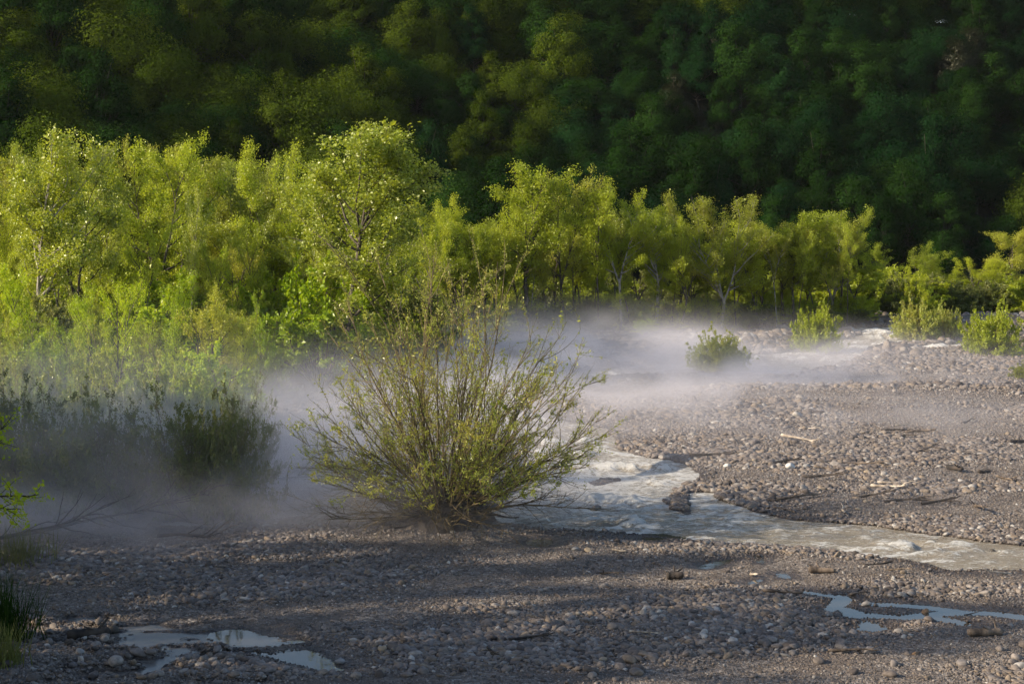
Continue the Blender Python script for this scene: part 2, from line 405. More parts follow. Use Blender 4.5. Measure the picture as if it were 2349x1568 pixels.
# ------------------------------------------------------------------ water sheets
def water_sheet(name, x0, x1, y0, y1, step, sdf, mat, wavy):
    xs = np.arange(x0, x1, step); ys = np.arange(y0, y1, step)
    X, Y = np.meshgrid(xs, ys)
    s = sdf(X, Y)
    keep = s < 0.55
    Z = np.zeros_like(X); crest = np.zeros_like(X)
    if wavy:
        rap = sstep(-s, 0.0, 1.2)
        w = fbm(X / 0.62 + 2 * fbm(X / 3, Y / 3, 71, 2), Y / 0.5, 72, 3); w = np.where(w > 0, w * 1.5, w * 0.8)
        w2 = fbm(X / 3.5, Y / 1.5, 75, 2)
        amp = 0.07 + 0.20 * sstep(w2, -0.2, 0.45)
        Z = w * amp * rap
        rp = G(1430, 1110)
        boost = np.exp(-(((X - rp[0]) / 7) ** 2 + ((Y - rp[1]) / 7) ** 2))
        crest = np.clip(w * 1.1, 0, 1) * (0.45 + 0.8 * sstep(w2, -0.15, 0.5)) + 0.55 * boost + 0.12 * sstep(Y, 88, 100) * sstep(X, 5, 12)
    else:
        Z[:] = 0.0
    k = keep[:-1, :-1] | keep[1:, :-1] | keep[:-1, 1:] | keep[1:, 1:]
    id_ = np.arange(X.size).reshape(X.shape)
    q = np.stack([id_[:-1, :-1], id_[:-1, 1:], id_[1:, 1:], id_[1:, :-1]], -1)[k]
    used = np.unique(q); rem = np.full(X.size, -1); rem[used] = np.arange(len(used))
    V = np.stack([X, Y, Z], -1).reshape(-1, 3)[used]
    return mk_mesh(name, V, rem[q], mat, {'crest': crest.ravel()[used]}, smooth=True)
tag(obj('river', water_sheet('river', -34, 44, 46, 142, 0.10, sd_river, M['river'], True)), kind='structure')
for i, (lab, p, lines) in enumerate(PUDDLES):
    allp = np.vstack([p] + [q for q, w in (lines or [])])
    me = water_sheet('puddle', allp[:, 0].min() - 1, allp[:, 0].max() + 1, allp[:, 1].min() - 1, allp[:, 1].max() + 1, 0.1,
                     lambda X, Y, i=i: sd_puddle(X, Y, i), M['backwater' if i == 7 else 'puddle'], False)
    o = tag(obj('puddle', me), kind='structure'); o['label'] = lab
    o.location.z = 0.004 * (i + 1) if i != 7 else 0.0

# ------------------------------------------------------------------ hill
def hill_z(X, Y):
    base = 146 + np.clip(X + 40, -60, 110) * 0.36          # foot of the slope recedes to the right
    t = Y - base
    z = -1.0 + 0.56 * np.clip(t, -3, None)
    z = z + 5.0 * fbm(X / 34 + 1.7, Y / 60, 51, 3) * sstep(t, 5, 30)
    z = z + 4.0 * np.sin((X * 0.8 + Y * 0.35) / 11.0) * sstep(t, 5, 30) * 0.5
    crest = 26.5 + 0.14 * (np.clip(base, 120, 190) - 150) + 1.5 * fbm(X / 20, Y / 20, 55, 2)
    return np.where(z > crest, crest + (z - crest) * 0.06, z)
hx = np.linspace(-260, 260, 180); hy = np.linspace(118, 420, 150)
HX, HY = np.meshgrid(hx, hy); HZ = hill_z(HX, HY)
hid = np.arange(HX.size).reshape(HX.shape)
hme = mk_mesh('hill', np.stack([HX, HY, HZ], -1).reshape(-1, 3), np.stack([hid[:-1, :-1], hid[:-1, 1:], hid[1:, 1:], hid[1:, :-1]], -1).reshape(-1, 4), M['hill'], smooth=True)
tag(obj('hill', hme), kind='structure')

# ------------------------------------------------------------------ stones as ground cover (nobody could count them)
def gravel_cloud():
    def sample(n, y0, y1, seed):
        r = np.random.default_rng(seed)
        y = r.uniform(y0, y1, n * 2); keep = r.random(n * 2) < y / y1; y = y[keep][:n]
        x = r.uniform(-1, 1, len(y)) * (0.29 * y + 8)
        return x, y, r
    out = []
    for n, y0, y1, seed, rad in ((540000, 36, 62, 1, 0.0215), (400000, 60, 84, 2, 0.030), (260000, 82, 112, 3, 0.044), (90000, 110, 138, 4, 0.075)):
        x, y, r = sample(n, y0, y1, seed)
        s = sd_river(x, y); z = height(x, y)
        coarse = fbm(x / 6, y / 3.2, 41, 4)
        dens = 0.75 + 1.3 * fbm(x / 7, y / 1.6, 45, 4) + 0.5 * coarse
        edge = np.exp(-np.clip(s, 0, 9) / 1.2)
        ok = ((z > 0.0) | ((x < G(590, 1500)[0]) & (y < 47) & (z > -0.07) & (r.random(len(x)) < 0.10))) & (r.random(len(x)) < np.clip(dens + 0.6 + edge * 0.5, 0.25, 1))
        g = (x < bank_line(y) - 2.5) & (y > 61)
        ok &= ~g
        x, y, z, coarse, edge = x[ok], y[ok], z[ok], coarse[ok], edge[ok]
        sz = rad * np.exp(r.normal(0, 0.58, len(x))) * (1.0 + 1.5 * np.clip(coarse * 1.9, -0.35, 1)) * (1 + 0.25 * edge)
        if y0 < 60:
            q = np.min([sd_puddle(x, y, i) for i in range(len(PUDDLES))], axis=0)
            sz = sz * (0.35 + 0.65 * sstep(q, 0.1, 1.3))
        sz = np.clip(sz, 0.010, rad * 6)
        scl = np.stack([sz * r.uniform(0.85, 1.35, len(x)), sz * r.uniform(0.7, 1.05, len(x)), sz * r.uniform(0.42, 0.75, len(x))], -1)
        rot = np.stack([r.normal(0, 0.35, len(x)), r.normal(0, 0.35, len(x)), r.uniform(0, 6.28, len(x))], -1)
        pos = np.stack([x, y, z + sz * 0.18], -1)
        out.append((pos, scl, rot))
    return [np.vstack([o[i] for o in out]) for i in range(3)]
pos, scl, rot = gravel_cloud()
cm = bpy.data.meshes.new('gravel'); cm.vertices.add(len(pos)); cm.vertices.foreach_set('co', pos.astype(np.float32).ravel())
a = cm.attributes.new('scl', 'FLOAT_VECTOR', 'POINT'); a.data.foreach_set('vector', scl.astype(np.float32).ravel())
a = cm.attributes.new('rot', 'FLOAT_VECTOR', 'POINT'); a.data.foreach_set('vector', rot.astype(np.float32).ravel())
a = cm.attributes.new('pick', 'INT', 'POINT'); a.data.foreach_set('value', rng.integers(0, 7, len(pos)).astype(np.int32))
cm.update()
gravel = tag(obj('gravel', cm), 'grey and tan river cobbles covering the gravel bars', 'gravel', kind='stuff')
def scatter_nodes(mat):
    ng = bpy.data.node_groups.new('cobble_scatter', 'GeometryNodeTree')
    ng.interface.new_socket('Geometry', in_out='INPUT', socket_type='NodeSocketGeometry')
    ng.interface.new_socket('Geometry', in_out='OUTPUT', socket_type='NodeSocketGeometry')
    n = ng.nodes; L = ng.links
    gi = n.new('NodeGroupInput'); go = n.new('NodeGroupOutput')
    g2i = n.new('GeometryNodeGeometryToInstance')
    for k in range(7):
        ico = n.new('GeometryNodeMeshIcoSphere'); ico.inputs['Radius'].default_value = 1.0; ico.inputs['Subdivisions'].default_value = 2
        sp_ = n.new('GeometryNodeSetPosition'); ps = n.new('GeometryNodeInputPosition')
        nz = n.new('ShaderNodeTexNoise'); nz.inputs['Scale'].default_value = 0.75; nz.inputs['Detail'].default_value = 1.2
        ad = n.new('ShaderNodeVectorMath'); ad.operation = 'ADD'; ad.inputs[1].default_value = (k * 7.3, k * 3.1 + 2, k * 5.7)
        L.new(ps.outputs[0], ad.inputs[0]); L.new(ad.outputs[0], nz.inputs['Vector'])
        mr = n.new('ShaderNodeMapRange'); mr.inputs[1].default_value = 0.25; mr.inputs[2].default_value = 0.75; mr.inputs[3].default_value = -0.42; mr.inputs[4].default_value = 0.30
        L.new(nz.outputs[0], mr.inputs[0])
        vs = n.new('ShaderNodeVectorMath'); vs.operation = 'SCALE'; L.new(ps.outputs[0], vs.inputs[0]); L.new(mr.outputs[0], vs.inputs['Scale'])
        L.new(ico.outputs[0], sp_.inputs[0]); L.new(vs.outputs[0], sp_.inputs['Offset'])
        sm = n.new('GeometryNodeSetShadeSmooth'); L.new(sp_.outputs[0], sm.inputs[0])
        mt = n.new('GeometryNodeSetMaterial'); mt.inputs['Material'].default_value = mat; L.new(sm.outputs[0], mt.inputs[0])
        L.new(mt.outputs[0], g2i.inputs[0])
    iop = n.new('GeometryNodeInstanceOnPoints'); iop.inputs['Pick Instance'].default_value = True
    def named(nm, dt):
        a_ = n.new('GeometryNodeInputNamedAttribute'); a_.data_type = dt; a_.inputs[0].default_value = nm; return a_.outputs[0]
    L.new(gi.outputs[0], iop.inputs['Points']); L.new(g2i.outputs[0], iop.inputs['Instance'])
    L.new(named('pick', 'INT'), iop.inputs['Instance Index'])
    L.new(named('rot', 'FLOAT_VECTOR'), iop.inputs['Rotation']); L.new(named('scl', 'FLOAT_VECTOR'), iop.inputs['Scale'])
    L.new(iop.outputs[0], go.inputs[0])
    return ng
md = gravel.modifiers.new('scatter', 'NODES'); md.node_group = scatter_nodes(M['stone'])

# ------------------------------------------------------------------ wood and leaf builders
class Wood:
    def __init__(self): self.g = {}
    def add(self, pts, r0, r1, sides):
        pts = np.asarray(pts); self.g.setdefault((len(pts), sides), []).append((pts, np.linspace(r0, r1, len(pts)) if np.isscalar(r0) else r0))
    def addr(self, pts, rad, sides):
        self.g.setdefault((len(pts), sides), []).append((np.asarray(pts), np.asarray(rad)))
    def build(self):
        V = []; F = []; off = 0
        for (k, s), L in self.g.items():
            Pn = np.stack([l[0] for l in L]); Rn = np.stack([l[1] for l in L]); n = len(L)
            T = np.gradient(Pn, axis=1); T /= np.linalg.norm(T, axis=2, keepdims=True) + 1e-9
            ref = np.where(np.abs(T[:, :1, 2:3]) > 0.9, np.array([[[1.0, 0, 0]]]), np.array([[[0, 0, 1.0]]]))
            ref = np.broadcast_to(ref, T.shape)
            A = np.cross(T, ref); A /= np.linalg.norm(A, axis=2, keepdims=True) + 1e-9
            B = np.cross(T, A)
            ang = np.arange(s) / s * 2 * math.pi
            ring = Pn[:, :, None, :] + Rn[:, :, None, None] * (A[:, :, None, :] * np.cos(ang)[None, None, :, None] + B[:, :, None, :] * np.sin(ang)[None, None, :, None])
            V.append(ring.reshape(-1, 3))
            id_ = off + np.arange(n * k * s).reshape(n, k, s); nx = np.roll(id_, -1, axis=2)
            F.append(np.stack([id_[:, :-1], nx[:, :-1], nx[:, 1:], id_[:, 1:]], -1).reshape(-1, 4))
            off += n * k * s
        return np.vstack(V), np.vstack(F)

def leaves(C, size, aspect, r, updir=0.3, droop=None, spread=0.35, out=None):
    """one diamond-shaped leaf per centre"""
    n = len(C)
    N_ = r.normal(size=(n, 3)); N_[:, 2] += updir * 2
    if out is not None: N_ = N_ * 0.33 + out * 1.5
    N_ /= np.linalg.norm(N_, axis=1, keepdims=True)
    D = r.normal(size=(n, 3))
    if droop is not None: D += droop
    D -= (D * N_).sum(1, keepdims=True) * N_; D /= np.linalg.norm(D, axis=1, keepdims=True) + 1e-9
    W = np.cross(N_, D)
    s = size * np.exp(r.normal(0, spread, n))[:, None]
    a = C - D * s * 0.5; c = C + D * s * 0.5
    b = C + W * s * aspect * 0.5 + N_ * s * 0.10; d = C - W * s * aspect * 0.5 + N_ * s * 0.10
    V = np.stack([a, b, c, d], 1).reshape(-1, 3)
    F = np.arange(n * 4).reshape(n, 4)
    t = np.repeat(np.clip(r.normal(0.5, 0.28, n), 0, 1), 4)
    return V, F, t

def curve(p0, d0, L, n, r, wob=0.12, lift=0.0):
    pts = [np.array(p0, float)]; d = np.array(d0, float); d /= np.linalg.norm(d); st = L / (n - 1)
    for i in range(n - 1):
        d = d + r.normal(0, wob, 3) + np.array([0, 0, lift]) * st; d /= np.linalg.norm(d)
        pts.append(pts[-1] + d * st)
    return np.array(pts)
def at_t(pts, t):
    f = t * (len(pts) - 1); i = min(int(f), len(pts) - 2); return pts[i] + (pts[i + 1] - pts[i]) * (f - i), pts[i + 1] - pts[i]
def outdir(r, elev, az=None):
    az = r.uniform(0, 6.283) if az is None else az
    return np.array([math.cos(az) * math.cos(elev), math.sin(az) * math.cos(elev), math.sin(elev)])

def make_tree_mesh(seed, H=10.0, R=2.6, fork=0.35, leaders=1, n_limb=16, n_leaf=24000, lsize=0.088, aspect=0.8, r0=0.18, top=0.5, lean=0.06, bare=0.32, lowleaf=1.0):
    r = np.random.default_rng(seed); w = Wood(); tips = []
    trunk = curve((0, 0, -0.2), (r.normal(0, lean), r.normal(0, lean), 1), H * (0.93 if leaders == 1 else fork) + 0.2, 14 if leaders == 1 else 8, r, 0.045, 0.05)
    stems = []
    if leaders == 1:
        w.addr(trunk, r0 * (1 - np.linspace(0, 1, len(trunk)) ** 0.9 * 0.93), 7); stems.append((trunk, r0, 0.0))
    else:
        w.addr(trunk, np.linspace(r0, r0 * 0.75, len(trunk)), 7)
        for k in range(leaders):
            az = k * 6.283 / leaders + r.uniform(-0.5, 0.5)
            s = curve(trunk[-1], outdir(r, math.radians(r.uniform(58, 74)), az), H * (0.98 - fork) * r.uniform(0.85, 1.0), 11, r, 0.06, 0.10)
            w.addr(s, r0 * 0.62 * (1 - np.linspace(0, 1, len(s)) * 0.92), 6); stems.append((s, r0 * 0.62, 1.0))
    def env(z):
        t = (z / H - fork * 0.75) / (1 - fork * 0.75); t = min(max(t, 0.0), 1.0)
        return R * (0.35 + 0.65 * math.sin(math.pi * min(1, (t * (1 - top) / max(top, 0.01)) if t < top else 0.5 + 0.5 * (t - top) / (1 - top)) ** 1.0 * 1.0)) if False else R * (math.sin(math.pi * (t ** (math.log(0.5) / math.log(top)))) ** 0.7 * 0.85 + 0.12)
    for si, (st, rr, isfork) in enumerate(stems):
        nl = n_limb // len(stems)
        for k in range(nl):
            t = (fork + (1 - fork) * (k + r.random()) / nl) if not isfork else 0.12 + 0.85 * (k + r.random()) / nl
            t = min(t, 0.97)
            p, d = at_t(st, t)
            e = env(p[2]) * r.uniform(0.75, 1.15)
            el = math.radians(r.uniform(18, 45) + 22 * t)
            dr = outdir(r, el)
            if isfork:
                o = st[-1] - trunk[-1]; o[2] = 0; o /= np.linalg.norm(o) + 1e-6; dr = dr + o * 0.6
            L = max(0.5, e / math.cos(el) * 0.95)
            lb = curve(p, dr, L, 7, r, 0.11, 0.10)
            rb = max(0.014, rr * (1 - t) * 0.62 + 0.022)
            w.addr(lb, np.linspace(rb, 0.009, 7), 5)
            for j in range(int(5 + L * 1.6)):
                t2 = r.uniform(0.2, 1.0) ** 0.8; q, d2 = at_t(lb, t2 * 0.99)
                d2 = d2 / (np.linalg.norm(d2) + 1e-9) + r.normal(0, 0.6, 3) + np.array([0, 0, 0.25])
                L2 = (0.35 + 0.30 * L) * r.uniform(0.5, 1.1) * (1.1 - 0.4 * t2)
                sb = curve(q, d2, L2, 4, r, 0.16, 0.15)
                w.addr(sb, np.linspace(0.012, 0.005, 4), 3)
                tips.append((sb, L2))
    if lowleaf > 0:
        for k in range(int(12 * lowleaf)):
            p, d = at_t(trunk, r.uniform(0.1, 0.8)); lb = curve(p, outdir(r, 0.4), R * 0.4, 4, r, 0.15); w.addr(lb, np.linspace(0.012, 0.005, 4), 3); tips.append((lb, R * 0.4))
    # leaves gathered in loose sprays on the twigs
    lens = np.array([t[1] for t in tips]); pr = lens / lens.sum()
    # some twigs stay nearly bare so that gaps show through
    live = r.random(len(tips)) > bare; pr = pr * np.where(live, 1, 0.12); pr /= pr.sum()
    ci = r.choice(len(tips), n_leaf, p=pr)
    T = np.stack([np.vstack([t[0]]) for t in tips])        # (m,4,3)
    tt = r.uniform(0.0, 1.05, n_leaf) * 3; i0 = np.clip(tt.astype(int), 0, 2); f = (tt - i0)[:, None]
    C = T[ci, i0] * (1 - f) + T[ci, i0 + 1] * f
    C = C + r.normal(0, 1, (n_leaf, 3)) * np.array([0.21, 0.21, 0.15])
    V, F, t = leaves(C, lsize, aspect, r)
    WV, WF = w.build()
    return (WV, WF), (V, F, t)

def make_hill_tree(seed, H=6.4, R=2.2, n_leaf=30000, lsize=0.10, pointed=0.0, n_lobe=30):
    r = np.random.default_rng(seed); w = Wood()
    trunk = curve((0, 0, -0.8), (r.normal(0, .05), r.normal(0, .05), 1), H * 0.85, 7, r, 0.05); w.addr(trunk, np.linspace(0.16, 0.03, 7), 6)
    Cs = []; Os = []; cen = np.array([0, 0, H * 0.50]); ax = np.array([R * 0.82, R * 0.82, H * 0.42])
    st1, st2 = r.uniform(0, 6.28, 2)
    for k in range(n_lobe):
        cz_ = 1 - 1.5 * (k + 0.5) / n_lobe; az = k * 2.39996 + r.uniform(-0.45, 0.45); sz_ = math.sqrt(max(0, 1 - cz_ * cz_))
        if pointed: sz_ *= 1 - 0.45 * pointed * max(0, cz_)
        lump = 1 + 0.16 * math.sin(2 * az + st1) + 0.10 * math.sin(3 * az + st2) + r.normal(0, 0.08)
        c = cen + ax * np.array([math.cos(az) * sz_, math.sin(az) * sz_, cz_ * (1 + 0.18 * pointed)]) * lump
        sr = R * r.uniform(0.26, 0.50)
        p0 = at_t(trunk, min(0.95, 0.25 + 0.5 * (c[2] / H)))[0]; L = np.linalg.norm(c - p0) + 1e-3
        w.addr(curve(p0, c - p0 + 1e-3, L, 4, r, 0.05), np.linspace(0.05, 0.012, 4), 4)
        m = int(n_leaf / n_lobe * (sr / (R * 0.36)) ** 2)
        u = r.normal(size=(m, 3)); u /= np.linalg.norm(u, axis=1, keepdims=True)
        pb = r.normal(size=(14, 3)); pb /= np.linalg.norm(pb, axis=1, keepdims=True)
        u = u * 0.6 + pb[r.integers(0, 14, m)] * 0.55
        Cs.append(c + u * sr * np.array([1.1, 1.1, 0.8]) * (1.12 - 0.45 * r.random((m, 1)) ** 1.6))
        o = (c - cen) / np.linalg.norm(c - cen); Os.append(u * 0.7 + o * 0.7)
    C = np.vstack(Cs); O_ = np.vstack(Os); O_ /= np.linalg.norm(O_, axis=1, keepdims=True)
    V, F, t = leaves(C, lsize, 0.7, r, updir=0.1, out=O_)
    return w.build(), (V, F, t)

def make_bush_mesh(seed, H=3.0, R=2.0, n_stem=40, n_leaf=9000, lsize=0.11, aspect=0.4, lift=0.12, sub=7, thick=0.03, env=None, lowcut=0.0, wob=0.07, spreadt=78, pwr=0.75, bias=None):
    r = np.random.default_rng(seed); w = Wood(); tips = []
    for k in range(n_stem):
        th = math.radians(4 + (spreadt - 4) * ((k + r.random()) / n_stem) ** pwr)     # angle from vertical
        az = k * 2.39996 + r.uniform(-0.4, 0.4)
        L = 1 / math.sqrt((math.cos(th) / H) ** 2 + (math.sin(th) / R) ** 2) * r.uniform(0.72, 1.10)
        if bias is not None: L *= bias(az, th)
        p0 = np.array([math.cos(az), math.sin(az), 0]) * 0.10 * R * r.random() + np.array([0, 0, -0.05 + 0.12 * H * 0.2])
        st = curve(p0, outdir(r, math.pi / 2 - th, az), L, 10, r, wob, lift)
        w.addr(st, thick * (1 - np.linspace(0, 1, 10) * 0.88) * r.uniform(0.6, 1.25), 5)
        for j in range(sub):
            t2 = r.uniform(0.22, 0.97); q, d2 = at_t(st, t2)
            d2 = d2 / np.linalg.norm(d2) + r.normal(0, 0.38, 3)
            L2 = L * 0.36 * r.uniform(0.5, 1.1) * (1.15 - 0.55 * t2)
            sb = curve(q, d2, L2, 6, r, 0.10, 0.18)
            w.addr(sb, np.linspace(thick * 0.36, thick * 0.12, 6), 4)
            for m in range(4):
                q3, d3 = at_t(sb, r.uniform(0.25, 1.0) * 0.99); d3 = d3 / np.linalg.norm(d3) + r.normal(0, 0.5, 3)
                tw = curve(q3, d3, L2 * r.uniform(0.25, 0.5), 4, r, 0.14, 0.1)
                w.addr(tw, np.linspace(thick * 0.15, thick * 0.08, 4), 3); tips.append(tw)
            tips.append(sb[2:6])
        tips.append(st[6:10])
    T = np.stack(tips); n = len(T)
    wt = np.exp(r.normal(0, 0.8, n)); ci = r.choice(n, n_leaf, p=wt / wt.sum())
    tt = r.uniform(0.0, 1.0, n_leaf) * 3; i0 = np.clip(tt.astype(int), 0, 2); f = (tt - i0)[:, None]
    C = T[ci, i0] * (1 - f) + T[ci, i0 + 1] * f + r.normal(0, lsize * 0.55, (n_leaf, 3))
    C = C[C[:, 2] > lowcut]
    V, F, t = leaves(C, lsize, aspect, r, updir=0.15)
    return w.build(), (V, F, t)

def to_meshes(name, data, wood_mat, leaf_mat_):
    (WV, WF), (V, F, t) = data
    return (mk_mesh(name + '_trunk', WV, WF, wood_mat, smooth=True), mk_mesh(name + '_crown', V, F, leaf_mat_, {'tint': t}))

def plant(name, meshes, x, y, z, rz, scale, label, cat, group=None, parts=('trunk', 'crown'), mats=None):
    e = empty(name, (x, y, z), rz, scale); tag(e, label, cat, group)
    a_ = obj(parts[0], meshes[0], e); b_ = obj(parts[1], meshes[1], e)
    if mats:
        for o_, m_ in zip((a_, b_), mats):
            if m_ is not None:
                o_.material_slots[0].link = 'OBJECT'; o_.material_slots[0].material = m_
    return e

# ------------------------------------------------------------------ tree stock
TV = {}
TV['tall_a'] = to_meshes('alder', make_tree_mesh(11, fork=0.42, n_limb=24, n_leaf=24000), M['bark'], M['alder'])
TV['tall_b'] = to_meshes('alder', make_tree_mesh(12, fork=0.42, leaders=2, n_limb=20, n_leaf=24000, r0=0.16), M['bark'], M['alder'])
TV['tall_c'] = to_meshes('alder', make_tree_mesh(13, fork=0.36, leaders=3, n_limb=24, n_leaf=27000, R=2.9, lean=0.12), M['bark'], M['alder'])
TV['slim'] = to_meshes('alder', make_tree_mesh(14, fork=0.42, n_limb=20, n_leaf=16000, R=1.9, r0=0.09, top=0.6), M['bark'], M['alder'])
TV['lean'] = to_meshes('alder', make_tree_mesh(15, fork=0.40, leaders=2, n_limb=18, n_leaf=12000, lean=0.28, bare=0.35), M['bark'], M['alder'])
TV['poplar'] = to_meshes('poplar', make_tree_mesh(16, H=13, R=3.4, fork=0.30, leaders=1, n_limb=34, n_leaf=36000, lsize=0.105, aspect=0.85, r0=0.26, bare=0.3), M['bark'], M['poplar'])
TV['round'] = to_meshes('alder', make_tree_mesh(17, fork=0.26, leaders=3, n_limb=30, n_leaf=34000, R=3.3, top=0.45), M['bark'], M['alder'])
TV['pole_a'] = to_meshes('alder', make_tree_mesh(19, fork=0.55, n_limb=16, n_leaf=9000, R=1.8, r0=0.13, top=0.6, lean=0.12, bare=0.4, lowleaf=0.6), M['bark'], M['alder'])
TV['pole_b'] = to_meshes('alder', make_tree_mesh(20, fork=0.50, leaders=2, n_limb=14, n_leaf=8000, R=2.0, r0=0.12, top=0.6, lean=0.2, bare=0.4, lowleaf=0.6), M['bark'], M['alder'])
TV['sparse'] = to_meshes('alder', make_tree_mesh(18, fork=0.30, leaders=2, n_limb=22, n_leaf=7000, R=2.4, bare=0.5, lsize=0.10), M['bark'], M['bronze'])
SH = {}
SH['under_a'] = to_meshes('shrub', make_bush_mesh(31, 4.0, 2.2, 34, 22000, 0.105, 0.7, lift=0.1, sub=6, thick=0.035, spreadt=60), M['bark'], M['maple'])
SH['under_b'] = to_meshes('shrub', make_bush_mesh(32, 4.4, 1.9, 28, 20000, 0.105, 0.7, lift=0.1, sub=7, thick=0.04, spreadt=50), M['bark'], M['maple'])
SH['will_a'] = to_meshes('willow', make_bush_mesh(33, 3.4, 2.4, 46, 20000, 0.09, 0.38, sub=7, thick=0.028), M['twig'], M['willow'])
SH['will_b'] = to_meshes('willow', make_bush_mesh(34, 3.0, 2.1, 40, 18000, 0.09, 0.38, sub=7, thick=0.026, spreadt=70), M['twig'], M['willow'])
SH['dense'] = to_meshes('willow', make_bush_mesh(35, 3.0, 2.2, 60, 30000, 0.10, 0.45, sub=8, thick=0.022, spreadt=82), M['twig'], M['willow'])
SH['thick'] = to_meshes('willow', make_bush_mesh(37, 4.6, 3.0, 60, 34000, 0.075, 0.5, sub=9, thick=0.028, spreadt=72, wob=0.09), M['twig'], M['willow'])
SH['dome'] = to_meshes('willow', make_bush_mesh(38, 2.6, 2.5, 120, 36000, 0.085, 0.6, sub=8, thick=0.016, spreadt=86, lift=-0.03, wob=0.07, pwr=0.62), M['twig'], M['willow'])
SH['bare'] = to_meshes('bare', make_bush_mesh(36, 3.6, 2.4, 26, 900, 0.10, 0.5, sub=10, thick=0.045, spreadt=65, wob=0.16), M['bark'], M['thicket'])

# photo list: u, base v, top v, half width (2349 px), stock, leaf material, bark, label
TREES = [
    (105, 905, 312, 112, 'tall_a', 'poplar', 'pale_bark', 'tall tree with a long straight pale trunk at the far left of the grove'),
    (178, 890, 345, 105, 'tall_b', 'poplar', 'bark', 'tree with a dark trunk forking into a pale limb, right of the pale straight trunk'),
    (372, 850, 322, 112, 'tall_b', 'alder', 'bark', 'tall dark trunked tree third from the left in the grove, forked near its top'),
    (525, 810, 372, 80, 'tall_a', 'bronze', 'bark', 'tree with a broken stub limb and thick dark trunk behind the bright green shrubs'),
    (262, 880, 600, 90, 'lean', 'alder', 'bark', 'crooked low forked tree leaning right between the left trunks'),
    (455, 780, 560, 60, 'lean', 'alder', 'bark', 'leaning dark tree with slanting trunk in the middle of the left grove'),
    (532, 865, 560, 62, 'sparse', 'bronze', 'bark', 'small thin V-shaped tree with brownish sparse leaves'),
    (668, 820, 335, 112, 'tall_c', 'alder', 'bark', 'broad tree with a thin slanting dark trunk, left of the sparkling poplar'),
    (800, 905, 300, 152, 'poplar', 'poplar', 'bark', 'tallest tree of the grove, poplar with sparkling pale leaves and a thick dark trunk'),
    (872, 850, 425, 135, 'tall_c', 'poplar', 'bark', 'wide tree with a dark leaning trunk right beside the tallest poplar'),
    (940, 800, 560, 70, 'sparse', 'bronze', 'pale_bark', 'small sparse tree with pale forked branches right of the poplars'),
    (1010, 785, 470, 66, 'tall_b', 'alder', 'bark', 'narrow tree at the dip in the treeline above the willow bush'),
    (1075, 775, 520, 66, 'slim', 'alder', 'bark', 'low yellow green tree directly left of the tall middle group'),
    (1135, 772, 455, 66, 'tall_c', 'alder', 'bark', 'leafy tree on the left shoulder of the tall middle group'),
    (1212, 770, 384, 82, 'tall_a', 'alder', 'bark', 'tallest tree of the middle group, with a full yellow green crown'),
    (1292, 768, 392, 62, 'sparse', 'bronze', 'bark', 'tree with a bare brownish top in the middle group'),
    (1375, 768, 418, 64, 'slim', 'alder', 'bark', 'upright slim tree between the brown topped tree and the white trunk'),
    (1425, 768, 446, 72, 'tall_b', 'alder', 'pale_bark', 'tree with a crooked white trunk in the middle of the treeline'),
    (1503, 766, 482, 62, 'tall_a', 'alder', 'pale_bark', 'slender tree with a thin pale trunk right of the white trunked one'),
    (1558, 766, 500, 62, 'tall_c', 'alder', 'bark', 'dark trunked tree under the left edge of the domed crown'),
    (1655, 764, 452, 98, 'round', 'bronze', 'pale_bark', 'tree with the highest domed golden crown right of the middle'),
    (1745, 760, 545, 56, 'slim', 'alder', 'bark', 'small tree filling the gap right of the domed golden crown'),
    (1822, 756, 494, 58, 'tall_a', 'alder', 'bark', 'pointed tree next to the round crowned tree near the right'),
    (1908, 750, 486, 92, 'round', 'alder', 'pale_bark', 'round crowned tree with pale forked limbs at the right end of the tall row'),
    (2092, 722, 562, 66, 'tall_c', 'alder', 'bark', 'small dark trunked tree standing above the two rounded shrubs at the right'),
    (2156, 718, 582, 44, 'slim', 'alder', 'bark', 'slim tree immediately right of the small dark trunked one'),
    (2245, 712, 596, 58, 'round', 'alder', 'bark', 'low tree below the high crowned tree at the right edge'),
    (2312, 708, 528, 74, 'tall_b', 'bronze', 'bark', 'high crowned tree at the right edge of the treeline'),
]
r_ = np.random.default_rng(99)
def extent(me):
    c = np.empty(len(me.vertices) * 3, dtype=np.float32); me.vertices.foreach_get('co', c); c = c.reshape(-1, 3)
    return float(np.percentile(c[:, 2], 99.8)), float(np.percentile(np.abs(c[:, :2]), 97.5))
EXT = {k: extent(m[1]) for k, m in list(TV.items()) + list(SH.items())}
HOR_U = [170, 400, 690, 900, 1120, 1340, 1520, 1740, 1950, 2130]
HOR = ['the pale straight trunk', 'the forked tree', 'the slanting trunk', 'the tallest poplar', 'the dip in the treeline', 'the tall middle group', 'the white trunk', 'the domed crown', 'the round crowned tree', 'the row end', 'the right edge bushes']
def near(u): return HOR[int(np.searchsorted(HOR_U, u))]
def place_tree(u, vb, vt, hw, stock, leaf, bark, label, group=None, name='tree', x=None, y=None):
    x, y = G(u, vb) if x is None else (x, y)
    D = y * cp + CAM_H * sp
    Hm = (vb - vt) * D / FPX; Rm = hw * D / FPX
    sz = Hm / EXT[stock][0]; sr = Rm / EXT[stock][1]
    s = 0.5 * (sz + sr)
    plant(name, TV[stock], x, y, 0.2, r_.uniform(0, 6.28), (sr * 1.12, sr * 1.12, sz), label, 'tree', group,
          mats=(M[bark], M[leaf]))
for row in TREES:
    place_tree(*row, group='trees of the riverside grove', name={'poplar': 'poplar_tree'}.get(row[4], 'birch_tree' if row[6] == 'pale_bark' else 'alder_tree'))

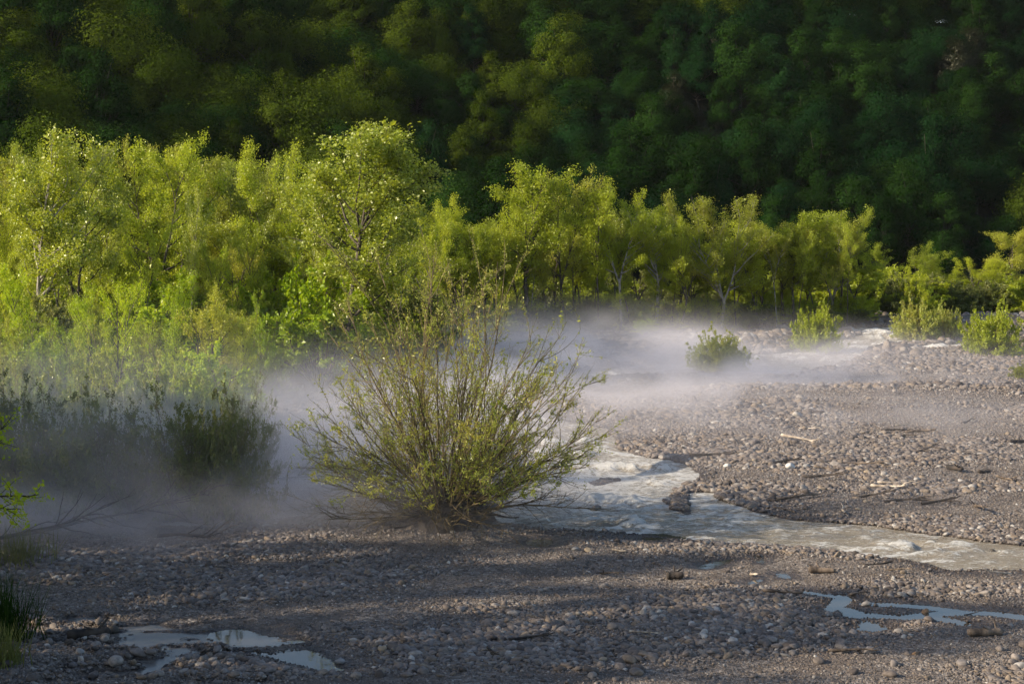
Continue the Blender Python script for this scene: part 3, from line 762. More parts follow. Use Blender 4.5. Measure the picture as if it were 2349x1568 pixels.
# second and third rows of the grove, seen only as crowns between the first ones
FILL = []
for k in range(26):
    u = 20 + k * 44 + r_.uniform(-15, 15); vb = 770 + r_.uniform(-10, 12)
    FILL.append((u, vb, 350 + max(0, (u - 450)) * 0.16 + r_.uniform(-20, 55) + (60 if u > 900 else 0), 70))
for k in range(20):
    u = 1180 + k * 41 + r_.uniform(-12, 12)
    FILL.append((u, 752 + r_.uniform(-4, 4), 470 + (u - 1180) * 0.07 + r_.uniform(-15, 60), 60))
for k in range(7):
    u = 2010 + k * 56 + r_.uniform(-10, 10)
    FILL.append((u, 706, 635 + r_.uniform(-15, 15), 46))
for k in range(16):
    u = -60 + k * 62 + r_.uniform(-15, 15)
    FILL.append((u, 830 + r_.uniform(-14, 14), 470 + r_.uniform(-40, 60), 78))
for (u, vb, vt, hw) in FILL:
    st = ['tall_a', 'tall_c', 'round', 'slim', 'tall_b'][r_.integers(0, 5)]
    lf = ['alder', 'alder', 'bronze', 'alder', 'poplar'][r_.integers(0, 5)]
    where = ('close behind ' if vb > 800 else 'far behind ') + near(u)
    place_tree(u, vb, vt, hw, st, lf, 'bark', {'alder': 'yellow green', 'bronze': 'bronze tinted', 'poplar': 'pale leaved'}[lf] + ' grove tree ' + where,
               group='trees in the back rows of the grove', name='alder_tree')

for k in range(17):
    u = 1165 + k * 48 + r_.uniform(-12, 12)
    place_tree(u, 769 - k * 0.7, r_.uniform(505, 600), r_.uniform(28, 40), ['pole_a', 'pole_b'][k % 2], ['alder', 'bronze'][r_.integers(0, 2)], ['bark', 'pale_bark' if k % 2 else 'bark', 'bark'][k % 3],
               ['thin dark stemmed', 'thin pale stemmed' if k % 2 else 'thin dark stemmed', 'thin dark stemmed'][k % 3] + ' tree at the front of the grove near ' + near(u), group='thin stemmed trees along the grove edge')
for k in range(13):
    u = 15 + k * 82 + r_.uniform(-20, 20)
    place_tree(u, r_.uniform(868, 900), r_.uniform(430, 560), r_.uniform(42, 58), ['pole_b', 'pole_a'][k % 2], ['alder', 'poplar'][r_.integers(0, 2)], ['bark', 'bark', 'pale_bark'][k % 3],
               ['thin dark stemmed', 'thin dark stemmed', 'thin pale stemmed'][k % 3] + ' tree among the green shrubs near ' + near(u), group='thin stemmed trees along the grove edge')

for k in range(15):
    u = -20 + k * 43 + r_.uniform(-14, 14); vb = r_.uniform(935, 1030)
    place_tree(u, vb, r_.uniform(600, 760) + (60 if u > 480 else 0), r_.uniform(46, 66), ['pole_b', 'lean', 'pole_a', 'sparse'][k % 4], ['maple', 'alder', 'bronze', 'maple'][r_.integers(0, 4)], 'bark',
               ['slender bright green', 'crooked', 'upright yellow green', 'thin leaved'][k % 4] + ' sapling above the misty thicket near ' + near(u), group='saplings above the misty thicket', name='sapling')

# understorey shrubs ----------------------------------------------------------
SHRUBS = [
    (738, 905, 600, 105, 'under_b', 'maple', 'bright green layered shrub in front of the tallest poplar trunk'),
    (640, 880, 640, 95, 'under_a', 'maple', 'bright green shrub left of the layered one, behind the river mist'),
    (440, 860, 625, 130, 'under_a', 'maple', 'large vivid green shrub in the centre of the left grove'),
    (560, 900, 740, 110, 'under_b', 'maple', 'vivid green shrub with dark stems behind the pale dead stalks'),
    (330, 890, 660, 95, 'under_b', 'maple', 'green shrub under the crooked forked tree'),
    (60, 960, 760, 100, 'under_a', 'maple', 'bright yellow green shrub at the left edge of the grove'),
    (485, 1060, 800, 92, 'under_b', 'maple', 'glowing yellow green young shrub standing out of the mist'),
    (910, 885, 722, 100, 'under_a', 'alder', 'leafy green shrub hidden behind the top of the willow bush'),
    (165, 925, 752, 90, 'bare', 'thicket', 'dark almost leafless bush at the foot of the left trunks'),
    (250, 960, 800, 90, 'will_a', 'alder', 'green willow shrub right of the dark leafless bush'),
    (360, 980, 800, 100, 'will_b', 'alder', 'pale green willow shrub fading into the mist'),
    (1000, 800, 690, 60, 'under_a', 'alder', 'shrub filling the gap below the dip in the treeline'),
    (1480, 775, 735, 26, 'under_b', 'maple', 'tiny light green shrub at the edge of the far mist'),
]
def place_shrub(u, vb, vt, hw, stock, leaf, label, cat='shrub', group=None, name='shrub', bark=None, xy=None, rz=None):
    x, y = xy or G(u, vb)
    D = y * cp + CAM_H * sp
    Hm = (vb - vt) * D / FPX; Rm = hw * D / FPX
    Hs, Rs = EXT[stock]
    plant(name, SH[stock], x, y, max(0.1, zat(x, y)), r_.uniform(0, 6.28) if rz is None else rz, (Rm / Rs, Rm / Rs, Hm / Hs), label, cat, group, parts=('stem', 'foliage'), mats=(bark, M[leaf]))
for row in SHRUBS: place_shrub(*row, group='understorey shrubs of the grove')
# fill along the foot of the treeline
for k in range(34):
    t = k / 33; u = 1130 + t * 850 + r_.uniform(-10, 10); vb = 772 - t * 22 + r_.uniform(-6, 3)
    place_shrub(u, vb, vb - r_.uniform(40, 85), r_.uniform(34, 52), ['under_a', 'under_b', 'will_a', 'dense'][r_.integers(0, 4)], ['alder', 'thicket', 'thicket', 'alder'][r_.integers(0, 4)],
                'low green shrub at the foot of ' + near(u), group='shrubs along the foot of the far treeline')
for k in range(46):
    u = 20 + k * 47 + r_.uniform(-14, 14); vb = 735 - 8 * (k % 2)
    place_shrub(u, vb, vb - r_.uniform(70, 120), r_.uniform(50, 70), ['under_a', 'under_b', 'dense'][r_.integers(0, 3)], ['alder', 'thicket', 'alder'][r_.integers(0, 3)],
                'shaded shrub seen between trunks behind ' + near(u), group='shrubs behind the grove')
for k in range(16):
    t = k / 15; u = 1985 + t * 400 + r_.uniform(-10, 10); vb = 735 - t * 12 + r_.uniform(-6, 3)
    place_shrub(u, vb, vb - r_.uniform(60, 95), r_.uniform(40, 62), ['under_a', 'dense'][r_.integers(0, 2)], ['thicket', 'alder'][r_.integers(0, 2)],
                'dark green shrub in the belt near ' + near(u), group='shrubs in the belt at the right')
for k in range(34):
    u = -30 + (k % 17) * 62 + r_.uniform(-20, 20); vb = (870 if k < 17 else 925) + r_.uniform(-12, 12)
    if vb > 900 and u > 620: continue
    place_shrub(u, vb, vb - r_.uniform(150, 260), r_.uniform(58, 88), ['under_a', 'under_b', 'will_a', 'will_b'][r_.integers(0, 4)], ['alder', 'maple', 'alder', 'thicket'][r_.integers(0, 4)],
                'leafy shrub ' + ('under ' if k < 17 else 'in front of ') + near(u), group='shrubs between the grove trunks')
# the willow thicket in the mist at the left
TH = [(-40, 1170, 900, 130), (70, 1180, 930, 120), (180, 1190, 940, 120), (300, 1195, 930, 120), (410, 1195, 900, 120), (505, 1190, 905, 110), (560, 1150, 900, 80),
      (20, 1090, 870, 120), (140, 1090, 880, 120), (260, 1095, 880, 110), (380, 1095, 860, 110), (480, 1090, 860, 100), (30, 1010, 830, 110), (150, 1010, 830, 110), (270, 1015, 840, 100), (390, 1020, 840, 100), (540, 1030, 880, 70)]
for k, (u, vb, vt, hw) in enumerate(TH):
    place_shrub(u, vb, vt - (60 if vb < 1050 else 10) + r_.uniform(-40, 25), hw * r_.uniform(0.9, 1.1), ['thick', 'thick', 'dome' if vb > 1050 else 'thick'][k % 3], 'thicket' if vb > 1130 else 'willow' if vb > 1050 else ['alder', 'maple'][k % 2],  # dark leaves in front, brighter behind: shade and sun put into the colour
                ['misty olive willow shrub at the left edge of the thicket', 'misty olive willow shrub in the middle of the thicket', 'misty willow shrub at the right end of the thicket'][0 if u < 120 else 1 if u < 430 else 2] + (' in its front row' if vb > 1140 else ' behind its front row'),
                group='willow shrubs of the misty left thicket')
# small river bushes
for (u, vb, vt, hw, st, lf, lab) in [
    (1650, 856, 758, 66, 'dome', 'bronze', 'small yellow green willow bush standing alone on the gravel bar, nearest of the far bushes'),
    (1872, 808, 698, 50, 'dome', 'alder', 'upright green bush at the edge of the far mist, second from the left'),
    (1812, 800, 765, 30, 'bare', 'thicket', 'faint low grey bush just left of the upright green bush'),
    (2105, 782, 688, 54, 'dome', 'willow', 'broad rounded green bush by the far channel, left one of a touching pair'),
    (2166, 780, 698, 38, 'dome', 'willow', 'smaller rounded bush touching the right side of the broad one'),
    (2276, 820, 704, 62, 'dome', 'alder', 'rounded yellow green bush at the right edge of the gravel bar'),
    (2340, 880, 835, 26, 'will_b', 'bronze', 'low brownish shrub cut by the right edge of the photo')]:
    place_shrub(u, vb, vt, hw, st, lf, lab, 'bush', 'willow bushes on the gravel bar', 'willow_bush')

# ------------------------------------------------------------------ the large willow bush
bx, by = G(1022, 1212)
def wbias(az, th):
    return 1.0 + 0.04 * math.cos(az) * math.sin(th) + 0.10 * math.sin(3 * az + 1.0)
bd = make_bush_mesh(78, 8.7, 4.8, 125, 74000, 0.062, 0.42, lift=0.028, sub=11, thick=0.036, wob=0.085, spreadt=88, pwr=0.72, bias=wbias, lowcut=1.1)
big = to_meshes('big_willow', bd, M['twig'], M['willow'])
e = plant('willow_bush', big, bx, by, 0.30, 0.4, (1, 1, 1), 'large many stemmed willow bush with thin yellow green leaves on the near gravel bank', 'bush', parts=('stem', 'foliage'))
# root mound with hanging rootlets
rr = np.random.default_rng(5)
th = np.linspace(0, 2 * math.pi, 49)[:-1]; ph = np.linspace(0, 1, 14)
TT, PP = np.meshgrid(th, ph)
rad = 1.5 * np.sqrt(np.clip(PP, 0, 1)) * (1 + 0.18 * np.sin(TT * 3 + 1) + 0.12 * fbm(TT * 2 + 9, PP * 3 + 4, 81, 3))
zz2 = 1.30 * (1 - PP ** 1.5) + 0.10 * fbm(TT * 3 + 3, PP * 5, 82, 3) - 0.45
mv = np.stack([rad * np.cos(TT) * 1.05, rad * np.sin(TT) * 0.9, zz2], -1).reshape(-1, 3)
mi = np.arange(mv.shape[0]).reshape(14, 48); mn = np.roll(mi, -1, axis=1)
mound = obj('root_mound', mk_mesh('root_mound', mv, np.stack([mi[:-1], mn[:-1], mn[1:], mi[1:]], -1).reshape(-1, 4), M['mound'], smooth=True), e)
wr = Wood()
for k in range(420):
    az = rr.uniform(0, 6.28); r0 = rr.uniform(0.2, 1.4); z0 = 0.85 * (1 - (r0 / 1.5) ** 2) + rr.uniform(-0.3, 0.25)
    d = outdir(rr, rr.uniform(-0.7, 0.5), az)
    wr.addr(curve((math.cos(az) * r0, math.sin(az) * r0 * 0.9, z0), d, rr.uniform(0.25, 0.9), 5, rr, 0.25, -0.5), np.linspace(0.014, 0.004, 5), 3)
for (dx, dy, L) in ((1, -0.2, 2.4), (0.9, -0.5, 1.8), (-1, -0.3, 1.6), (-0.8, 0.4, 1.8), (0.6, 0.8, 1.4)):
    wr.addr(curve((dx * 0.5, dy * 0.5, 0.15), (dx, dy, -0.02), L, 9, rr, 0.16, -0.03), np.linspace(0.07, 0.02, 9), 6)
wv, wf = wr.build(); obj('root', mk_mesh('root', wv, wf, M['drift_dark'], smooth=True), e)

# ------------------------------------------------------------------ hillside forest
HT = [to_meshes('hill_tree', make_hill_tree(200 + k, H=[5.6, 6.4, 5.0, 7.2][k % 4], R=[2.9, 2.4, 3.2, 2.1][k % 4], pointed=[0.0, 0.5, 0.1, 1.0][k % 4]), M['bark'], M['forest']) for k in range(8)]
r2 = np.random.default_rng(23)
cand = []
gyy = 143.0
while gyy < 262:
    xx = -0.42 * gyy - 6
    while xx < 0.42 * gyy + 6:
        cand.append((xx + r2.uniform(-1.3, 1.3), gyy + r2.uniform(-1.6, 1.6))); xx += 4.1 if xx > -12 else 4.8
    gyy += 4.3
cx = np.array([c[0] for c in cand]); cyy = np.array([c[1] for c in cand]); cz = hill_z(cx, cyy)
ok = cz > 0.3; cx, cyy, cz = cx[ok], cyy[ok], cz[ok]
uu, vv = project(cx, cyy, cz + 7.0)
tree_line = np.interp(uu, [0, 400, 800, 950, 1050, 1250, 1700, 1950, 2010, 2349], [430, 420, 400, 520, 560, 520, 560, 640, 720, 700])
inner_ = (uu > -40) & (uu < 2390) & (vv > -35) & (vv < tree_line - 45)
order = np.argsort(-np.where(inner_, 1000 - cyy + 0 * uu, -1))
vis = np.zeros(len(uu), bool); vis[order[:300]] = True; vis &= inner_
rest = ~vis & (vv < tree_line + 60)
print('hill trees', vis.sum(), 'of', len(vis))
extra_x, extra_y = [], []
for x, y, z, u, v, q in zip(cx, cyy, cz, uu, vv, vis):
    if not q: continue
    k = int(r2.integers(0, 8)); s = r2.uniform(0.7, 1.3) * (1.2 if u < 900 else 1.0)
    if u < 1050 - v: m = ['forest_olive', 'forest', 'forest_olive', 'forest', 'forest_olive'][r2.integers(0, 5)]  # more olive here: sunlight on the upper left slope put into leaf colour
    elif u < 1300: m = ['forest_olive', 'forest', 'forest', 'forest_olive', 'forest_blue'][r2.integers(0, 5)]
    else: m = ['forest_blue', 'forest', 'forest_blue', 'forest', 'forest'][r2.integers(0, 5)]  # darker leaf colours imitate the shaded right slope
    for (bu, bv) in ((2200, 90), (1610, 175), (415, 215), (1590, 190)):
        if abs(u - bu) < 42 and abs(v - bv) < 38: m = 'forest_brown'
    hor = 'above ' + near(u); shape = ['round', 'tapering', 'broad', 'pointed'][k % 4]
    ver = 'at the top edge of' if v < 50 else 'high on' if v < 160 else 'halfway up' if v < 300 else 'low on' if v < 440 else 'at the foot of'
    col = {'forest': 'dark green', 'forest_olive': 'olive green', 'forest_blue': 'bluish green', 'forest_brown': 'brownish'}[m]
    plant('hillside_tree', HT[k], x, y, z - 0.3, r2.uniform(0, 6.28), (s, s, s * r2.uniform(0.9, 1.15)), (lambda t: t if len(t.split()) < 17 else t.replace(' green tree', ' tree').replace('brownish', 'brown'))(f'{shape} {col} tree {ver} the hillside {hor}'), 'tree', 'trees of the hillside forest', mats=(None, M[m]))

# the trees past those 300, as one mass
nr = int(rest.sum()); rp = np.stack([cx[rest], cyy[rest], cz[rest] - 0.3], -1)
fm = bpy.data.meshes.new('forest'); fm.vertices.add(nr); fm.vertices.foreach_set('co', rp.astype(np.float32).ravel())
ss = r2.uniform(1.05, 1.5, nr)
a = fm.attributes.new('scl', 'FLOAT_VECTOR', 'POINT'); a.data.foreach_set('vector', np.stack([ss, ss, ss], -1).astype(np.float32).ravel())
a = fm.attributes.new('rot', 'FLOAT_VECTOR', 'POINT'); a.data.foreach_set('vector', np.stack([ss * 0, ss * 0, r2.uniform(0, 6.28, nr)], -1).astype(np.float32).ravel())
a = fm.attributes.new('pick', 'INT', 'POINT'); a.data.foreach_set('value', r2.integers(0, 6, nr).astype(np.int32))
fo = tag(obj('forest', fm), 'dark forest continuing over the hill behind and beyond the single trees', 'forest', kind='stuff')
ng = bpy.data.node_groups.new('forest_scatter', 'GeometryNodeTree')
ng.interface.new_socket('Geometry', in_out='INPUT', socket_type='NodeSocketGeometry'); ng.interface.new_socket('Geometry', in_out='OUTPUT', socket_type='NodeSocketGeometry')
gi = ng.nodes.new('NodeGroupInput'); go = ng.nodes.new('NodeGroupOutput'); iop = ng.nodes.new('GeometryNodeInstanceOnPoints'); g2i = ng.nodes.new('GeometryNodeGeometryToInstance')
srcs = {}
for o_ in COL.objects:
    if o_.name.startswith('crown') and o_.data.name.startswith('hill_tree') and (o_.data.name, o_.material_slots[0].material.name) not in srcs: srcs[(o_.data.name, o_.material_slots[0].material.name)] = o_
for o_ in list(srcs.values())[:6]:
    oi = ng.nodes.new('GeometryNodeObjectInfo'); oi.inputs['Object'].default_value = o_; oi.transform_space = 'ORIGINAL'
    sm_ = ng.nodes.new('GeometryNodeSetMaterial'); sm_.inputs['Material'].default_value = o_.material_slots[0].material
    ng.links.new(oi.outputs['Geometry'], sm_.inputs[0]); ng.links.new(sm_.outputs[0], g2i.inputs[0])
iop.inputs['Pick Instance'].default_value = True
for nm, dt, sk in (('pick', 'INT', 'Instance Index'), ('rot', 'FLOAT_VECTOR', 'Rotation'), ('scl', 'FLOAT_VECTOR', 'Scale')):
    a_ = ng.nodes.new('GeometryNodeInputNamedAttribute'); a_.data_type = dt; a_.inputs[0].default_value = nm; ng.links.new(a_.outputs[0], iop.inputs[sk])
ng.links.new(gi.outputs[0], iop.inputs['Points']); ng.links.new(g2i.outputs[0], iop.inputs['Instance']); ng.links.new(iop.outputs[0], go.inputs[0])
fo.modifiers.new('scatter', 'NODES').node_group = ng

# ------------------------------------------------------------------ unseen trees added left of the frame to shade foreground and thicket, and the branch that reaches in
for (x, y, h_, rr_) in ((-19, 22, 11, 4.5), (-24, 28, 14, 5), (-22, 35, 14, 4.6), (-27, 40, 15, 5), (-20, 38, 8, 3.4), (-16.5, 33, 7, 3.2), (-17, 28.5, 8, 3.6), (-20.5, 24, 9, 3.8), (-23, 44, 9, 3.8), (-21.5, 50, 8.5, 3.6), (-24.5, 55.5, 10, 4.0), (-30, 58, 12, 4.6), (-25.5, 61, 10, 4.0), (-35, 53, 12, 4.6), (-23, 33, 9, 4.0), (-30, 49, 10, 4)):
    plant('alder_tree', TV['round'], x, y, 0.1, r_.uniform(0, 6), (rr_ / 3.3, rr_ / 3.3, h_ / 10), 'unseen tree added beyond the left edge to shade the foreground', 'tree', 'added shade trees beyond the left edge', mats=(None, M['thicket']))

# ------------------------------------------------------------------ driftwood, logs
def log_mesh(L, rad, seed, bend=0.05, sides=12, stub=True, flat=1.0):
    r = np.random.default_rng(seed); n = 14
    pts = curve((-L / 2, 0, 0), (1, 0, 0), L, n, r, bend, 0); pts[:, 2] *= 0.3
    R = rad * (1 + 0.05 * r.normal(size=n)) * np.linspace(1.05, 0.8, n); R[0] *= 0.6; R[-1] *= 0.55
    w = Wood(); w.addr(pts, R, sides)
    if stub:
        for k in range(2):
            p, d = at_t(pts, r.uniform(0.25, 0.8)); w.addr(curve(p, outdir(r, 0.6), rad * 3.5, 4, r, 0.1), np.linspace(rad * 0.35, rad * 0.15, 4), 6)
    V, F = w.build()
    c0 = np.arange(sides)[::-1]; c1 = (n - 1) * sides + np.arange(sides)
    V[:, 2] *= flat
    V = V + 0.035 * rad * r.normal(size=V.shape)
    return V, [F, np.array([c0]), np.array([c1])]
LOGS = [(1885, 1323, 62, 0.085, 'drift', 0.05, 'thick brown log lying on gravel below the river, upper of the right hand logs'),
        (1797, 1368, 95, 0.075, 'drift', -0.04, 'flat split plank of driftwood left of the branched puddle'),
        (2262, 1474, 90, 0.10, 'drift', 0.12, 'smooth brown log near the bottom right corner'),
        (1548, 1338, 40, 0.11, 'drift_dark', 0.2, 'short dark chunk of wood on the near gravel'),
        (205, 1470, 100, 0.13, 'drift_dark', 0.3, 'dark log in the shade beside the backwater at the bottom left'),
        (2192, 1086, 50, 0.10, 'drift_dark', -0.9, 'dark crooked driftwood on the right gravel bar'),
        (2272, 1090, 62, 0.06, 'drift_dark', 0.05, 'thin dark driftwood stick right of the crooked one'),
        (2335, 1028, 50, 0.08, 'drift_dark', 0.4, 'dark wood piece at the right edge of the gravel bar'),
        (2090, 1110, 40, 0.05, 'drift', 0.3, 'brown driftwood tangle below the crooked dark piece'),
        (1705, 1062, 44, 0.05, 'drift_pale', 0.1, 'pale branch lying among the cobbles on the middle gravel bar'),
        (2115, 1002, 80, 0.05, 'drift', 0.0, 'long thin driftwood line high on the right gravel bar'),
        (1120, 1515, 34, 0.05, 'drift_pale', 0.5, 'pale stick by the stones at the bottom edge'),
        (1732, 1326, 30, 0.030, 'drift_pale', -0.7, 'short pale curved stick near the trickle of puddles'),
        (1430, 1280, 60, 0.022, 'drift_pale', -0.5, 'thin pale twig on the gravel below the river'),
        (2180, 1290, 60, 0.04, 'drift_dark', -0.1, 'wet dark branch at the near river edge on the right')]
for k, (u, v, lp, rad, mt, rz, lab) in enumerate(LOGS):
    x, y = G(u, v); L = lp * y / FPX
    V, F = log_mesh(L, rad, 300 + k, bend=0.05 if rad > 0.06 else 0.16, flat=0.55 if 'plank' in lab else 1.0)
    o = tag(obj('drift_log' if rad > 0.06 else 'driftwood', mk_mesh('drift_log', V, F, M[mt], smooth=True)), lab, 'log' if rad > 0.06 else 'driftwood', 'driftwood on the gravel')
    o.location = (x, y, zat(x, y) + rad * 0.75 + 0.03); o.rotation_euler = (0, 0, rz)
SM = []
for k in range(5):
    w_ = Wood(); rs = np.random.default_rng(700 + k); c_ = curve((-0.5, 0, 0), (1, 0, 0.05), 1.0, 8, rs, 0.16); c_[:, 2] *= 0.4
    w_.addr(c_, np.linspace(0.035, 0.012, 8), 6)
    for j in range(3):
        p_, d_ = at_t(c_, rs.uniform(0.2, 0.9)); w_.addr(curve(p_, d_ / np.linalg.norm(d_) + rs.normal(0, 0.6, 3), 0.3, 4, rs, 0.2), np.linspace(0.014, 0.006, 4), 4)
    SM.append(mk_mesh('stick', *w_.build(), M['drift'], smooth=True))
for k in range(46):
    if k < 30: u, v = r_.uniform(1500, 2349), r_.uniform(960, 1190); reg = 'on the right gravel bar beyond the river'
    else: u, v = r_.uniform(900, 2349), r_.uniform(1290, 1540); reg = 'among the stones of the near gravel'
    x, y = G(u, v); z = zat(x, y)
    if z < 0.03: continue
    c_ = ['drift_dark', 'drift', 'drift_pale'][[0, 0, 1, 2][r_.integers(0, 4)]]
    o = tag(obj('driftwood', SM[k % 5]), {'drift_dark': 'small dark', 'drift': 'small brown', 'drift_pale': 'small pale'}[c_] + ' stick lying ' + reg, 'driftwood', 'small sticks on the gravel')
    s_ = r_.uniform(0.5, 1.5) * (1.4 if k < 30 else 0.8); o.scale = (s_, s_, s_); o.location = (x, y, z + 0.07); o.rotation_euler = (0, r_.normal(0, 0.08), r_.normal(0, 0.7))
    o.material_slots[0].link = 'OBJECT'; o.material_slots[0].material = M[c_]
# fallen branches at the left shore
def fallen(u, v, L, rz, seed, lab):
    r = np.random.default_rng(seed); w = Wood(); main = curve((-L / 2, 0, 0.1), (1, 0, 0.06), L, 12, r, 0.10, -0.02)
    w.addr(main, np.linspace(0.06, 0.012, 12), 6)
    for k in range(16):
        p, d = at_t(main, r.uniform(0.15, 0.98)); sb = curve(p, d / np.linalg.norm(d) + r.normal(0, 0.5, 3) + np.array([0, 0, 0.25]), L * r.uniform(0.12, 0.32), 6, r, 0.14, -0.05)
        w.addr(sb, np.linspace(0.022, 0.006, 6), 4)
        for m in range(2):
            p2, d2 = at_t(sb, r.uniform(0.3, 0.95)); w.addr(curve(p2, d2 / np.linalg.norm(d2) + r.normal(0, 0.5, 3), L * 0.09, 4, r, 0.15), np.linspace(0.009, 0.004, 4), 3)
    V, F = w.build(); x, y = G(u, v)
    o = tag(obj('fallen_branch', mk_mesh('fallen_branch', V, F, M['drift_dark'], smooth=True)), lab, 'branch', 'fallen branches'); o.location = (x, y, 0.12); o.rotation_euler = (0, 0, rz)
fallen(250, 1240, 6.0, 0.12, 1, 'long dark fallen branch on the shaded left shore below the thicket')
fallen(90, 1262, 5.0, 0.05, 2, 'dark fallen branch at the far left of the shore')
fallen(500, 1238, 3.6, 0.25, 3, 'small fallen branch where the dark bank ends, left of the willow bush')
fallen(660, 1125, 4.0, 0.5, 4, 'thin bare branch reaching out over the stream from the thicket')

# ------------------------------------------------------------------ single larger stones
def rock_mesh(seed, mat, sub=3):
    import bmesh
    bm = bmesh.new(); bmesh.ops.create_icosphere(bm, subdivisions=sub, radius=1.0)
    r = np.random.default_rng(seed); ks = r.normal(0, 1.2, (5, 3)); ph_ = r.uniform(0, 6.28, 5)
    pl = r.normal(size=(5, 3)); pl /= np.linalg.norm(pl, axis=1, keepdims=True)
    for v in bm.verts:
        p = np.array(v.co); f = 1 + 0.07 * sum(math.sin(p @ k_ + a_) for k_, a_ in zip(ks, ph_))
        for q in pl:
            d = p @ q
            if d > 0.72: p = p - q * (d - 0.72) * 0.75
        v.co = Vector(p * f)
    me = bpy.data.meshes.new('river_stone'); bm.to_mesh(me); bm.free()
    for pgn in me.polygons: pgn.use_smooth = True
    me.materials.append(mat); return me
RK = [rock_mesh(400 + k, M['stone']) for k in range(8)]
def put_stone(x, y, rad, label, rz=None, sc=None, group='larger stones on the gravel', mat=None):
    o = obj('river_stone', RK[int(r_.integers(0, 8))]); tag(o, label, 'stone', group)
    sc = sc or (r_.uniform(0.9, 1.3), r_.uniform(0.75, 1.0), r_.uniform(0.55, 0.8))
    o.scale = tuple(rad * s for s in sc); o.rotation_euler = (r_.normal(0, .15), r_.normal(0, .15), r_.uniform(0, 6.28) if rz is None else rz)
    o.location = (x, y, max(zat(x, y), -0.05) + rad * 0.30)
    if mat: o.material_slots[0].link = 'OBJECT'; o.material_slots[0].material = mat
    return o
def plain_stone(name, c):
    m, nt, out = new_mat(name); geo = N(nt, 'ShaderNodeNewGeometry')
    nz = N(nt, 'ShaderNodeTexNoise', i_Scale=6.0, i_Detail=6.0, i_Roughness=0.65); nt.links.new(geo.outputs['Position'], nz.inputs['Vector'])
    r = ramp(nt, [(0.3, tuple(k * 0.72 for k in c)), (0.7, c)]); nt.links.new(nz.outputs[0], r.inputs[0])
    b = N(nt, 'ShaderNodeBsdfPrincipled', i_Roughness=0.8); nt.links.new(r.outputs[0], b.inputs['Base Color'])
    bp = N(nt, 'ShaderNodeBump', i_Strength=0.4, i_Distance=0.02); nt.links.new(nz.outputs[0], bp.inputs['Height']); nt.links.new(bp.outputs[0], b.inputs['Normal'])
    nt.links.new(b.outputs[0], out.inputs[0]); return m
M['white_stone'] = plain_stone('white_limestone', (0.62, 0.60, 0.56)); M['tan_stone'] = plain_stone('tan_sandstone', (0.36, 0.28, 0.19)); M['grey_stone'] = plain_stone('grey_limestone', (0.30, 0.29, 0.28))
M['dark_stone'] = plain_stone('wet_dark_stone', (0.07, 0.06, 0.05)); M['brown_stone'] = plain_stone('brown_stone', (0.25, 0.15, 0.08))
for (u, v, wpx, mt, lab) in [
    (1812, 1084, 24, 'white_stone', 'largest pale boulder on the middle gravel bar right of the river'),
    (1668, 1077, 17, 'white_stone', 'bright white stone near the river bend, left of the largest pale boulder'),
    (1850, 1081, 15, 'grey_stone', 'grey stone just right of the largest pale boulder'),
    (1728, 1072, 14, 'tan_stone', 'tan stone between the bright white stone and the largest pale boulder'),
    (1950, 1086, 18, 'tan_stone', 'rounded tan stone right of the pale boulder group'),
    (1988, 1092, 16, 'tan_stone', 'tan stone at the right end of the boulder row'),
    (1740, 1085, 10, 'tan_stone', 'small tan stone below the boulder row'),
    (1640, 1064, 9, 'white_stone', 'small pale stone above the river bend'),
    (1810, 1150, 12, 'grey_stone', 'grey stone on the slope down to the side channel'),
    (1985, 1158, 15, 'tan_stone', 'pair stone, tan, above the river on the right bar'),
    (1968, 1178, 13, 'tan_stone', 'tan stone closer to the river on the right bar'),
    (873, 1495, 24, 'grey_stone', 'large pale grey boulder by the sky lit pool'),
    (876, 1512, 26, 'tan_stone', 'large tan boulder in front of the pale grey boulder by the pool'),
    (780, 1522, 20, 'grey_stone', 'grey stone at the right tip of the sky lit pool'),
    (1382, 1533, 20, 'tan_stone', 'brown tan stone at the bottom edge right of the centre'),
    (1535, 1535, 14, 'tan_stone', 'tan stone standing on the bottom edge gravel'),
    (1316, 1428, 14, 'brown_stone', 'brown stone in the near gravel below the short dark wood chunk'),
    (1600, 1475, 16, 'tan_stone', 'blocky tan stone alone on the near gravel'),
    (2098, 1518, 15, 'brown_stone', 'round orange brown stone below the bottom right log'),
    (2122, 1405, 15, 'brown_stone', 'brown stone standing in the right arm of the branched puddle'),
    (185, 1508, 22, 'grey_stone', 'pale grey boulder beside the backwater in the bottom left corner'),
    (225, 1528, 20, 'dark_stone', 'dark stone right below the pale grey backwater boulder'),
    (262, 1450, 24, 'dark_stone', 'dark boulder at the top edge of the backwater'),
    (300, 1455, 14, 'dark_stone', 'dark stone right of the boulder at the top of the backwater'),
    (1155, 1228, 8, 'grey_stone', 'small stone by the roots of the large willow bush'),
    (2148, 1236, 12, 'dark_stone', 'dark wet rock in the river near the right bank'),
    (2090, 1234, 10, 'dark_stone', 'small dark rock in the river shallows'),
    (2160, 1222, 14, 'tan_stone', 'tan rock on the far edge of the river at the right'),
    (2275, 1262, 14, 'dark_stone', 'dark rock standing in the river near the right edge'),
    (1405, 1250, 10, 'white_stone', 'white stone on the near bank below the river'),
    (1320, 1275, 22, 'grey_stone', 'grey boulder in the cobble cluster right of the willow bush'),
    (1350, 1278, 18, 'tan_stone', 'tan boulder in the cobble cluster right of the willow bush')]:
    x, y = G(u, v); put_stone(x, y, wpx * 0.5 * y / FPX * 1.05, lab, mat=M[mt])
